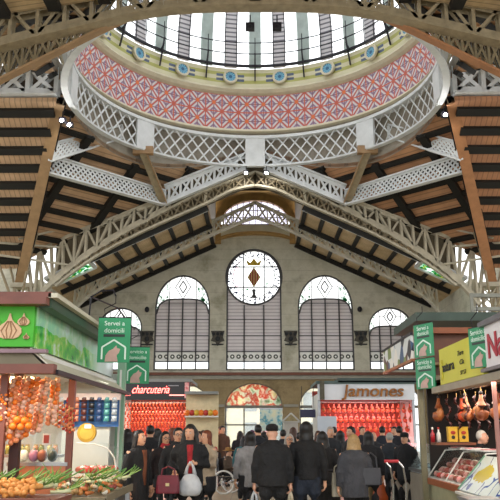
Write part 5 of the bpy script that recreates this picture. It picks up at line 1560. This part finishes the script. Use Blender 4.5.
# --- sausage and ham stalls in the middle distance
NEON = M('red_neon', (1, .12, .1), emit=3.2, var=0); PINKL = M('pink_tube', (1, .45, .5), emit=2.2, var=0)
SAUS = M('red_sausage', '#c03a20', .35, 0, .35, 12, '#e2662f'); HAM = M('ham_skin', '#74341c', .4, 0, .4, 6, '#b0683a'); HAMR = M('ham_red', '#a03022', .4, 0, .4, 6, '#d8603c')
def stall(x0, x1, y, ztop, zs, label, fascia, roof):
    r = empty('market_stall', ((x0 + x1) / 2, y, 0)); tag(r, label, 'market stall')
    w_ = x1 - x0
    MB().box((0, 0, (ztop + zs) / 2), (w_, .12, ztop - zs)).build('fascia', fascia, r)
    MB().box((0, 1.2, ztop + .05), (w_ + .1, 2.6, .1)).build('roof', roof, r)
    MB().box((0, 2.4, 1.5), (w_, .06, 3.0)).build('back_wall', M('stall_back_red', '#a8483a', .6, 0, .3, 3), r)
    for sx in (-1, 1):
        MB().box((sx * (w_ / 2 - .04), 0.05, zs / 2), (.08, .08, zs)).build('post', STEEL, r)
        MB().box((sx * (w_ / 2 - .02), 1.25, 1.4), (.04, 2.3, 2.8)).build('side_wall', WHITEB, r)
    MB().box((0, .1, .5), (w_, .7, 1.0)).build('counter', WHITEB, r)
    MB().box((0, -.2, 1.22), (w_ - .1, .02, .42)).build('counter_glass', CASE, r)
    for q in range(3): MB().tube([(-w_ / 2 + .1, .25 + q * .35, zs - .05 - q * .0), (w_ / 2 - .1, .25 + q * .35, zs - .05)], .015, 6).build('hanging_rail', CH, r)
    MB().tube([(-w_ / 2 + .2, .1, zs + .06), (w_ / 2 - .2, .1, zs + .06)], .03, 8).build('tube_light', PINKL, r)
    return r
s1 = stall(-4.42, -2.12, 24.4, 3.17, 2.6, 'sausage stall with black sign lettered charcuteria in red neon', M('black_fascia', '#17161a', .35, 0, .2, 3), M('grey_roof', '#8a8d8a', .6, 0, .2, 2))
text('charcuteria', 'neon_lettering', NEON, s1, (-.12, -.09, 2.92), .36, ext=.012, shear=.4, sx=.74, bold=-.002)
for a, b_ in ((-1.08, -.75), (.5, .98)): MB().box(((a + b_) / 2, -.08, 2.75), (b_ - a, .02, .03)).build('neon_line', NEON, s1)
MB().box((1.06, -.07, 2.9), (.14, .03, .5)).build('end_sign', M('end_sign_pink', '#c9404c', .4, 0, .5, 12, '#e8c9c4'), s1)
MB().box((.62, -.07, 3.05), (.34, .02, .03)).build('small_mark', M('small_mark_grey', '#9a9aa0', .5), s1)
lamp('stall_light', (-3.27, 24.2, 2.5), 1.6, 34, (1, .5, .42), (-.5, 0, 0)); lamp('stall_light', (-3.27, 25.2, 2.55), 1.6, 26, (1, .6, .5))
# strings of sausages: one kind, copied
def sausage_string(links, rad, mat, label, group):
    r = empty('sausage_string'); tag(r, label, 'sausages', group)
    z = -.06
    for k in range(links):
        m = MB(); sg = 1 if k % 2 else -1
        m.tube([(0, 0, z), (sg * .03, 0, z - .04), (sg * .035, 0, z - .08), (0, 0, z - .13)], [.006, rad, rad, .006], 8)
        m.build('sausage_link', mat, r, True); z -= .125
    MB().tube([(0, 0, 0), (0, 0, -.06)], .004, 4).build('string', M('raffia', '#c9a468', .8, 0, .3, 20), r)
    return r
SO = M('orange_sausage', '#e0662c', .35, 0, .3, 12)
protoA = sausage_string(3, .03, SAUS, 'string of red sausages hanging in the charcuteria stall', 'sausage strings in the charcuteria stall')
protoB = sausage_string(3, .032, SO, 'string of orange sausages hanging in the charcuteria stall', 'orange sausage strings in the charcuteria stall')
first = {0: True, 1: True}; cnt = 0
for rw in range(3):
    for k in range(20):
        q = (k + rw) % 3 == 0
        pr2 = protoB if q else protoA
        o = pr2 if first[int(q)] else copy_tree(pr2)
        first[int(q)] = False
        o.location = (-4.3 + k * .112 + .03 * (rw % 2), 24.62 + .02 * (k % 2) + rw * .3, 2.57 - rw * .33 if rw < 3 else 1.7)
s2 = stall(2.0, 5.1, 24.4, 3.1, 2.6, 'ham stall with white sign lettered Jamones in bronze', M('silver_fascia', '#dde3e8', .35, 0, .15, 2), M('teal_grey_roof', '#4f6460', .6, 0, .3, 2))
text('Jamones', 'bronze_lettering', M('bronze_letters', '#6b3a12', .35, .3, .3, 10, '#a8702c'), s2, (.22, -.11, 2.87), .52, ext=.04, shear=.15, sx=1.1, bold=.007)
MB().box((-1.42, -.12, 2.9), (.14, .14, .6)).build('carved_end', M('olive_carving', '#5a5642', .6, 0, .5, 8), s2)
MB().box((.4, .6, 3.22), (2.6, 1.4, .14)).build('roof_box', M('dark_teal', '#3b4a46', .5, 0, .3, 3), s2)
lamp('stall_light', (3.5, 24.2, 2.5), 2.0, 40, (1, .35, .38), (-.5, 0, 0)); lamp('stall_light', (3.5, 25.2, 2.55), 2.0, 30, (1, .45, .45))
def ham(mat, label, group, s_=1.0):
    r = empty('ham'); tag(r, label, 'ham', group)
    m = MB(); m.tube([(0, 0, -.02 * s_), (.005, 0, -.1 * s_), (.02, 0, -.17 * s_), (.03, 0, -.26 * s_), (.01, 0, -.34 * s_), (0, 0, -.38 * s_)], [.022 * s_, .03 * s_, .065 * s_, .095 * s_, .075 * s_, .02 * s_], 12)
    m.build('ham_body', mat, r, True)
    MB().ell((0, 0, 0), .03 * s_, .028 * s_, .035 * s_, 8, 6).build('hoof', M('hoof_dark', '#2a1c18', .5), r, True)
    MB().tube([(0, 0, .03), (0, 0, .09 * s_)], .005, 5).build('rope', M('raffia', '#c9a468', .8, 0, .3, 20), r)
    MB().ell((.03 * s_, -.055 * s_, -.25 * s_), .06 * s_, .045 * s_, .085 * s_, 10, 8).build('fat_face', M('ham_fat', '#b5703c', .45, 0, .35, 12), r, True)
    return r
pa_ = ham(HAMR, 'reddish ham hanging in rows in the Jamones stall', 'hams hanging in the Jamones stall', .8)
fst = True
for rw in range(3):
    for k in range(17):
        o = pa_ if fst else copy_tree(pa_); fst = False
        o.location = (2.18 + k * .175 + .08 * (rw % 2), 24.66 + rw * .3, 2.5 - rw * .3); o.rotation_euler = (0, 0, k * .7)
# fruit stand, poster, kiosk, panel, navy sign
fr = empty('fruit_stand', (PX(201, 23.0), 23.0, 0)); tag(fr, 'fruit stand with lit shelf between the sausage stall and the doors', 'fruit stand')
MB().box((0, 0, .5), (1.0, .7, 1.0)).build('base', WHITEB, fr); MB().box((0, .3, 1.9), (1.0, .04, 1.7)).build('back_wall', M('cream_board', '#d9c9a0', .6, 0, .3, 3), fr)
MB().box((0, .1, 2.05), (1.0, .4, .04)).build('shelf', WHITEB, fr); MB().box((0, .1, 2.75), (1.0, .6, .08)).build('canopy', M('grey_roof', '#8a8d8a'), fr)
for k in range(14):
    o = MB().ell((0, 0, .09), .09, .09, .09, 12, 8).build('fruit', [OR1, M('apple_red', '#b8302a', .4, 0, .3, 10), M('yellow_fruit', '#d8b23a', .4, 0, .3, 10)][k % 3], None, True)
    MB().tube([(0, 0, .16), (.01, 0, .2)], .006, 5).build('stalk', LEEKG, o)
    o.location = (PX(201, 23.0) - .42 + (k % 7) * .14, 22.9, 2.07 if k < 7 else 1.0)
    tag(o, ['orange', 'red', 'yellow'][k % 3] + ' fruit on the %s shelf of the distant fruit stand' % ('upper' if k < 7 else 'lower'), 'fruit', '%s fruit on the %s shelf of the fruit stand' % (['orange', 'red', 'yellow'][k % 3], 'upper' if k < 7 else 'lower'))
ps = empty('poster_stand', (PX(271, 26.0), 26.0, 0)); tag(ps, 'pale teal poster on a stand before the central doorway', 'poster')
t = NT('teal_poster'); n = t.noise(3.0, 3)
t.base(t.ramp(n, [(.35, hexc('#dfe3c4')), (.5, hexc('#c3dcd4')), (.58, hexc('#3f9ab0')), (.66, hexc('#d8e0c0'))])); 
MB().box((0, 0, 2.0), (.76, .05, .72)).build('poster_board', t.m, ps)
for sx in (-1, 1): MB().box((sx * .33, .04, .82), (.05, .05, 1.64)).build('leg', STEEL, ps)
MB().box((0, .0, 2.37), (.8, .07, .04)).build('frame', STEEL, ps)
kz = empty('kiosk', (PX(291, 27.0), 27.0, 0)); tag(kz, 'small white gabled kiosk right of the teal poster', 'kiosk')
MB().box((0, .4, 1.0), (.5, .7, 2.0)).build('body', WHITEB, kz)
for sx in (-1, 1): MB().bar((sx * .32, 0, 1.95), (0, 0, 2.25), .06, .05).build('gable_rafter', WHITEB, kz)
MB().bar((-.32, 0, 1.95), (.32, 0, 1.95), .06, .05).build('gable_tie', WHITEB, kz)
MB().prism([(-.28, 1.97), (.28, 1.97), (0, 2.2)], .03, .06).build('gable_infill', M('kiosk_gold', '#c9b98a', .6, 0, .4, 10), kz)
MB().box((0, .4, 1.95), (.6, .8, .05)).build('roof', WHITEB, kz)
pn = empty('notice_board', (PX(327, 22.5), 22.5, 0)); tag(pn, 'pale blue-grey upright panel left of the ham stall', 'panel')
MB().box((0, 0, 1.3), (.56, .1, 1.5)).build('board', M('pale_blue_panel', '#c3ccd6', .5, 0, .1, 2), pn)
for sx in (-1, 1): MB().box((sx * .22, 0, .28), (.05, .3, .56)).build('leg', STEEL, pn)
ns = empty('hanging_sign', (PX(308, 25.5), 25.5, 2.2)); tag(ns, 'small navy hanging sign left of the Jamones stall', 'sign')
MB().box((0, 0, 0), (.5, .05, .26)).build('sign_board', M('navy_board', '#1c1f4a', .4, 0, .2, 3), ns)
for sx in (-1, 1): MB().tube([(sx * .2, 0, .13), (sx * .2, 0, .9)], .01, 5).build('wire', DARK, ns)

# --- right: butcher stall with yellow sign
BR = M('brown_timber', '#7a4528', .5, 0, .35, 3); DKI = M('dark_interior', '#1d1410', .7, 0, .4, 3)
rs = empty('market_stall', (4.6, 10.6, 0)); tag(rs, 'butcher stall on the right with long yellow sign and hanging hams', 'market stall')
def WR(m_, name, mat, **k):
    m_.v = [(Vector(p) - rs.location) for p in m_.v]; return m_.build(name, mat, rs, **k)
YEL = M('yellow_sign', '#d3cf3c', .45, 0, .1, 2)
ys = WR(MB().box((2.97, 10.87, 2.6), (.06, 2.3, .55)), 'yellow_sign', YEL)
def rtxt(body, y, z, size, mat, x=2.93, **k):
    return text(body, 'lettering', mat, rs, (x - rs.location.x, y - rs.location.y, z), size, rot=(PI / 2, 0, -PI / 2), **k)
INK = M('dark_ink', '#2c2f1c', .6)
rtxt('natura', 11.5, 2.57, .2, INK, sx=1.5, ext=.003, bold=.004)
rtxt('Tere', 10.75, 2.7, .1, INK, sx=1.7, ext=.003, shear=.3); rtxt('Cía', 10.7, 2.57, .1, INK, sx=1.7, ext=.003, shear=.3); rtxt('37 57', 10.65, 2.42, .08, INK, sx=1.7, ext=.003)
WR(MB().box((2.93, 11.87, 2.55), (.012, .1, .3)), 'flourish', M('ochre_flourish', '#b8a22c', .5, 0, .5, 30, '#d3cf3c'))
WR(MB().box((2.95, 8.4, 2.64), (.08, 2.2, .52)), 'white_sign', M('white_sign', '#e4e0e2', .4, 0, .06, 2))
rtxt('Nat', 8.97, 2.62, .42, M('sign_red', '#b8243c', .5), x=2.9, sx=1.25, ext=.004, bold=.008)
WR(MB().box((2.92, 8.4, 2.93), (.14, 2.3, .06)).box((2.92, 8.4, 2.35), (.14, 2.3, .04)), 'sign_border', M('grey_border', '#6c6a70', .4, 0, .3, 4))
WR(MB().box((2.98, 9.9, 2.26), (.16, 5.2, .1)), 'lower_trim', M('cream_trim', '#9d9480', .5, 0, .2, 3))
WR(MB().box((4.5, 12.9, 3.3), (3.5, .2, .1)), 'brown_beam', M('orange_brown_beam', '#9a5228', .5, 0, .2, 3))
WR(MB().box((4.6, 13.0, 2.85), (3.3, .08, .85)), 'brown_panel', BR)
m = MB()
m.box((2.95, 12.85, 3.0), (.1, .3, .5)).box((3.02, 12.8, 2.5), (.35, .3, .05)).box((3.02, 12.8, 2.72), (.3, .3, .04)); WR(m, 'bracket_shelf', M('tan_bracket', '#b08a5c', .5, 0, .4, 5))
WR(MB().box((2.8, 12.9, 1.35), (.09, .09, 2.7)), 'post', M('khaki_post', '#8a8468', .4, .3, .3, 5))
WR(MB().box((2.94, 9.35, 1.15), (.045, .045, 2.3)), 'post', M('pinkish_post', '#b07a70', .4, .1, .2, 5))
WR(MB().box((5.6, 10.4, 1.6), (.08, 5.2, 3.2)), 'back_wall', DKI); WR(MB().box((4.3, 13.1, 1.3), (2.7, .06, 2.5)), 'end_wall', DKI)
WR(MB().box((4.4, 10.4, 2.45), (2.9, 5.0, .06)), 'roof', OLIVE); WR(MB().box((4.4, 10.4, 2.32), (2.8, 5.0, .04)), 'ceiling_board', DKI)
WR(MB().box((3.15, 12.3, 1.42), (.62, .4, .04)), 'shelf', BR); WR(MB().box((4.2, 12.7, 1.9), (1.6, .3, .04)), 'shelf', BR)
WR(MB().tube([(3.05, 9.0, 2.26), (3.05, 12.8, 2.26)], .015, 6), 'hanging_rail', CH); WR(MB().tube([(3.35, 9.0, 2.26), (3.35, 12.8, 2.26)], .015, 6), 'hanging_rail', CH)
lamp('stall_light', (3.6, 11.5, 2.25), 1.2, 17, (1, .85, .72)); lamp('stall_light', (3.2, 9.6, 2.2), .8, 12, (1, .85, .72))
# hams and sausages
places = ['nearest the banner post', 'second from the banner post', 'third from the banner post', 'fourth from the banner post', 'fifth from the banner post', 'sixth from the banner post', 'beside the pinkish post', 'partly behind the pinkish post']
for k, (px_, y_, mt) in enumerate(((3.02, 12.55, HAM), (3.35, 12.4, HAMR), (3.28, 11.9, HAM), (3.5, 11.8, HAM), (3.32, 11.2, HAM), (3.45, 10.8, HAMR), (3.3, 10.4, HAM), (3.35, 9.95, HAM))):
    h = ham(mt, 'whole cured ham on the rail of the butcher stall, ' + places[k], 'hams on the butcher stall rail', 1.05); h.location = (px_, y_, 2.16); h.rotation_euler = (0, .15 * (-1) ** k, k * 1.1)
DS = M('dark_sausage', '#4a1a14', .4, 0, .4, 10)
for k in range(6):
    s_ = sausage_string(4, .026, DS, 'string of dark sausages between the hams of the butcher stall', 'dark sausage strings in the butcher stall'); s_.location = (3.12 + .07 * k, 12.35 - .28 * k, 2.2)
# yellow cartons
for k, (px_, lb) in enumerate(((451.5, 'left yellow carton with red and black hen picture'), (462, 'right yellow carton with red and black hen picture'))):
    o = empty('yellow_carton', (PX(px_, 12.2), 12.2, 1.44)); tag(o, lb + ' on the butcher stall shelf', 'carton')
    MB().box((0, 0, .12), (.145, .12, .22)).build('box', M('carton_yellow', '#d3a82c', .5, 0, .1, 4), o)
    MB().ell((0, -.062, .15), .04, .006, .03, 10, 6).build('red_mark', M('carton_red', '#a82c1c', .5), o); MB().ell((.0, -.062, .08), .03, .006, .03, 10, 6).build('black_mark', EYED, o)
    MB().box((0, 0, .235), (.15, .125, .012)).build('lid', M('carton_yellow'  , '#d3a82c'), o)
o = MB().lathe([(.001, 0), (.035, 0), (.035, .13), (.012, .17), (.012, .21), (.001, .21)], 12).build('bottle', M('red_bottle', '#a8202a', .3, 0, .2, 8), None, True); o.location = (PX(432, 12.3), 12.3, 1.44); tag(o, 'red bottle at the left end of the butcher stall shelf', 'bottle')
MB().lathe([(.001, .2), (.016, .2), (.016, .235), (.001, .235)], 10).build('cap', WHITEB, o)
o = MB().lathe([(.001, 0), (.035, 0), (.035, .13), (.012, .17), (.012, .21), (.001, .21)], 12).build('bottle', WHITEB, None, True); o.location = (PX(438, 12.3), 12.3, 1.44); tag(o, 'white bottle beside the red bottle on the butcher stall shelf', 'bottle')
MB().lathe([(.001, .2), (.016, .2), (.016, .235), (.001, .235)], 10).build('cap', M('carton_red', '#a82c1c', .5), o)
# glazed counters
dc = empty('display_counter', (2.85, 11.9, 0)); tag(dc, 'glass meat counter with brown rail under the hanging hams', 'counter')
MB().box((.3, 0, .4), (.54, 2.3, .8)).build('base', M('cream_green_base', '#a9a784', .5, 0, .35, 2), dc)
MB().box((.04, 0, .82), (.12, 2.4, .09)).build('wood_rail', M('orange_brown_beam', '#9a5228'), dc)
MB().box((.3, 0, .86), (.54, 2.3, .04)).build('tray', WHITEB, dc)
MB().plate([(.05, -1.15, .88), (.05, 1.15, .88), (.35, 1.15, 1.3), (.35, -1.15, 1.3)], .01).build('slanted_glass', CASE, dc)
MB().box((.48, 0, 1.31), (.28, 2.3, .03)).build('top_glass', CASE, dc)
for y_ in (-1.15, 0, 1.15): MB().tube([(.05, y_, .88), (.35, y_, 1.3), (.6, y_, 1.32)], .012, 6).build('glass_edge', WHITEB, dc)
rg = random.Random(11)
for k in range(48):
    ii, jj = k % 12, k // 12
    z_ = .9 + jj * .07
    o = MB().ell((0, 0, .03), rg.uniform(.06, .08), rg.uniform(.05, .07), .045, 9, 6).build('meat_cut', [MEAT, MEAT2, M('pink_meat', '#d97a78', .4, 0, .4, 12, '#eab0a8')][k % 3], None, True)
    MB().ell((.015, -.0, .06), .035, .03, .018, 8, 5).build('fat_layer', M('meat_fat', '#e6cfc0', .5, 0, .2, 12), o)
    o.location = (2.98 + jj * .11 + rg.uniform(-.02, .02), 10.95 + ii * .17 + rg.uniform(-.03, .03), z_); o.rotation_euler = (0, -.4, rg.uniform(0, 6))
    tag(o, ['red', 'brown', 'pink'][k % 3] + ' piece of meat in row %s from the glass of the brown-railed counter' % ['one', 'two', 'three', 'four'][jj], 'meat', '%s meat in row %s of the brown-railed counter' % (['red', 'brown', 'pink'][k % 3], ['one', 'two', 'three', 'four'][jj]))
for k in range(5):
    o = MB().box((0, 0, .01), (.26, .3, .02)).build('white_tray', WHITEB, None); MB().box((0, 0, .025), (.2, .22, .02)).build('contents', [M('bacon', '#d9a0a0', .4, 0, .5, 14, '#b8484c'), WHITEB][k % 2], o)
    o.location = (3.33, 11.0 + k * .42, 1.33); tag(o, 'flat white tray on top of the brown-railed counter, %s counting away from the viewer' % ['first', 'second', 'third', 'fourth', 'fifth'][k], 'tray', 'white trays on the counter top')
dc2 = empty('display_counter', (2.75, 9.9, 0)); tag(dc2, 'nearer counter with slanted white glass painted with a yellow splash', 'counter')
t = NT('splash_glass'); n = t.noise(3.2, 3); x, y, z = t.xyz()
dy = t.math('MULTIPLY', t.math('SUBTRACT', y, .25), .35); dz = t.math('SUBTRACT', z, 1.06)
rr = t.math('SQRT', t.math('ADD', t.math('MULTIPLY', dy, dy), t.math('MULTIPLY', dz, dz)))
rr = t.math('ADD', rr, t.math('MULTIPLY', t.math('SUBTRACT', n, .5), .25))
ln = t.math('LESS_THAN', t.math('ABSOLUTE', t.math('SUBTRACT', t.noise(2.2, 1), .5)), .014)
c = t.mix(t.math('LESS_THAN', rr, .1), hexc('#c3cec8'), hexc('#b5a31c'))
bl = t.math('MULTIPLY', ln, t.math('GREATER_THAN', rr, .12)); c = t.mix(bl, c, hexc('#2c4a8a'))
t.base(c); t.b.inputs['Roughness'].default_value = .15
MB().box((.5, 0, .4), (.9, 1.5, .8)).build('base', STEEL, dc2)
MB().plate([(.02, -.8, .84), (.02, .8, .84), (.42, .8, 1.28), (.42, -.8, 1.28)], .02).build('painted_glass', t.m, dc2)
for z_, dx_ in ((.8, 0), (.74, .02)): MB().box((.03 + dx_, 0, z_), (.1, 1.65, .035)).build('metal_edge', [WHITEB, STEEL][int(z_ < .77)], dc2)
MB().tube([(.02, .8, .84), (.42, .8, 1.28)], .015, 6).build('glass_edge', M('leek_green2', '#5a8a6a', .4), dc2)
bx = empty('metal_crate', (PX(475, 8.6), 8.6, 0)); tag(bx, 'dull brown metal-edged crate at the bottom right corner', 'crate')
MB().box((0, 0, .45), (.34, .4, .82)).build('crate_body', M('dull_brown', '#5e4a40', .5, .2, .3, 4), bx); MB().box((0, 0, .88), (.37, .43, .04)).build('rim', STEEL, bx)
person(3.66, 12.78, .8, 'white-haired stallholder in black bending over behind the right counter', H=1.62, hair='white', coat='#121216', legs='#15151a', lean=.15, fine=True, head_pitch=-.15, skin=SKIN2)

# --- right, farther: fish counter, collage sign, roof slab, railing
fc = empty('fish_counter', (3.05, 15.8, 0)); tag(fc, 'fish counter with slanted glass beyond the banner post', 'counter')
MB().box((.4, 0, .42), (.8, 3.6, .84)).build('base', M('stone_base', '#a59c8c', .6, 0, .3, 2), fc); MB().box((.4, 0, .88), (.78, 3.6, .06)).build('ice_bed', M('crushed_ice', '#dfe8e8', .3, 0, .3, 30), fc)
MB().plate([(.0, -1.8, .92), (.0, 1.8, .92), (.3, 1.8, 1.38), (.3, -1.8, 1.38)], .015).build('slanted_glass', CASE, fc)
MB().box((.0, 0, .9), (.06, 3.7, .05)).build('rail', STEEL, fc)
for k in range(10):
    o = MB().tube([(-.16, 0, 0), (-.12, 0, .01), (-.02, 0, .015), (.08, 0, .01), (.13, 0, 0)], [.008, .03, .042, .025, .006], 10).build('fish', M('fish_silver', '#9fb0b8', .25, .5, .4, 14), None, True)
    MB().prism([(.12, 0), (.19, .035), (.19, -.035)], -.004, .004).build('tail', M('fish_tail', '#6c7a84', .4), o)
    o.location = (3.35, 14.3 + k * .32, .96); o.rotation_euler = (0, 0, .3 * (-1) ** k)
    tag(o, 'silver fish on the ice of the counter beyond the banner post', 'fish', 'fish on the ice counter')
t = NT('food_collage'); vor = t.node('ShaderNodeTexVoronoi'); vor.inputs['Scale'].default_value = 3.2; t.l.new(t.coord('Object'), vor.inputs[0])
s_ = t.node('ShaderNodeSeparateColor'); t.l.new(vor.outputs['Color'], s_.inputs[0])
c = t.ramp(s_.outputs[0], [(0, hexc('#23262e')), (.2, hexc('#d9dcd8')), (.4, hexc('#5d3a2c')), (.55, hexc('#3f5a7a')), (.7, hexc('#e8e4da')), (.85, hexc('#7a8a4a')), (1, hexc('#1c1c20'))])
t.node('ShaderNodeValue'); r_ = [n for n in t.n if n.type == 'VALTORGB'][0]; r_.color_ramp.interpolation = 'CONSTANT'; t.base(c)
cs = empty('collage_sign', (3.0, 15.9, 3.18)); tag(cs, 'tilted collage sign of food pictures behind the green banners', 'sign')
MB().box((0, 0, 0), (.05, 3.2, .46)).build('sign_board', t.m, cs); MB().bar((0, -1.3, 0), (.75, -1.3, 0), .05, .05).bar((0, 1.2, 0), (.75, 1.2, 0), .05, .05).build('bracket', STEEL, cs); MB().box((0, 0, -.25), (.08, 3.3, .05)).build('lower_frame', M('orange_frame', '#b06a3c', .5), cs); MB().box((0, 0, .25), (.08, 3.3, .05)).build('upper_frame', DARK, cs)
for y_ in (-1.3, 1.2): MB().box((.75, y_, -1.6), (.07, .07, 3.16)).build('post', STEEL, cs)
rf = empty('stall_roof', (6.2, 17.0, 0)); tag(rf, 'flat dark green-grey roof behind the right banners', 'roof')
MB().box((.2, 0, 3.98), (6.0, 2.6, .18)).build('slab', M('green_grey_roof', '#4d5c52', .7, 0, .3, 2), rf)
for sx in (-1.6, 2.9): MB().box((sx, 0, 1.92), (.14, .14, 3.84)).build('post', STEEL, rf)
rl = empty('roof_railing', (6.35, 16.2, 4.07)); tag(rl, 'grey metal guard rail on the roof at the right edge', 'railing')
for z_ in (.15, .45): MB().bar((-1.6, 0, z_), (1.6, 0, z_), .07, .08).build('rail', M('rail_grey', '#8d8c80', .5, .2, .3, 4), rl)
for k in range(5): MB().box((-1.6 + k * .8, 0, .25), (.06, .06, .5)).build('rail_post', M('rail_grey', '#8d8c80'), rl)
MB().box((0, .0, .02), (3.4, .3, .04)).build('base_plate', STEEL, rl)
# trolley handle in front of the fish counter
tr = empty('trolley', (PX(397, 11.0), 11.0, 0)); tag(tr, 'chrome trolley with red handle grip at the lower right of the crowd', 'trolley')
for sx in (-.09, .09): MB().tube([(sx, .2, .12), (sx, .0, .9), (sx - .05, -.1, 1.12), (sx - .12, -.1, 1.2)], .014, 8).build('frame_tube', CH, tr)
MB().tube([(-.22, -.1, 1.2), (-.02, -.1, 1.2)], .022, 8).build('handle', M('grip_red', '#b8303a', .5), tr)
MB().box((0, .15, .35), (.3, .3, .5)).build('basket', M('blue_basket', '#24406a', .5, 0, .3, 4), tr)
for sx in (-.16, .16): MB().tube([(sx - .012, .2, .09), (sx + .012, .2, .09)], .09, 14).build('wheel', DARK, tr)
for o in list(bpy.data.objects):
    if '_hands' in o: del o['_hands']
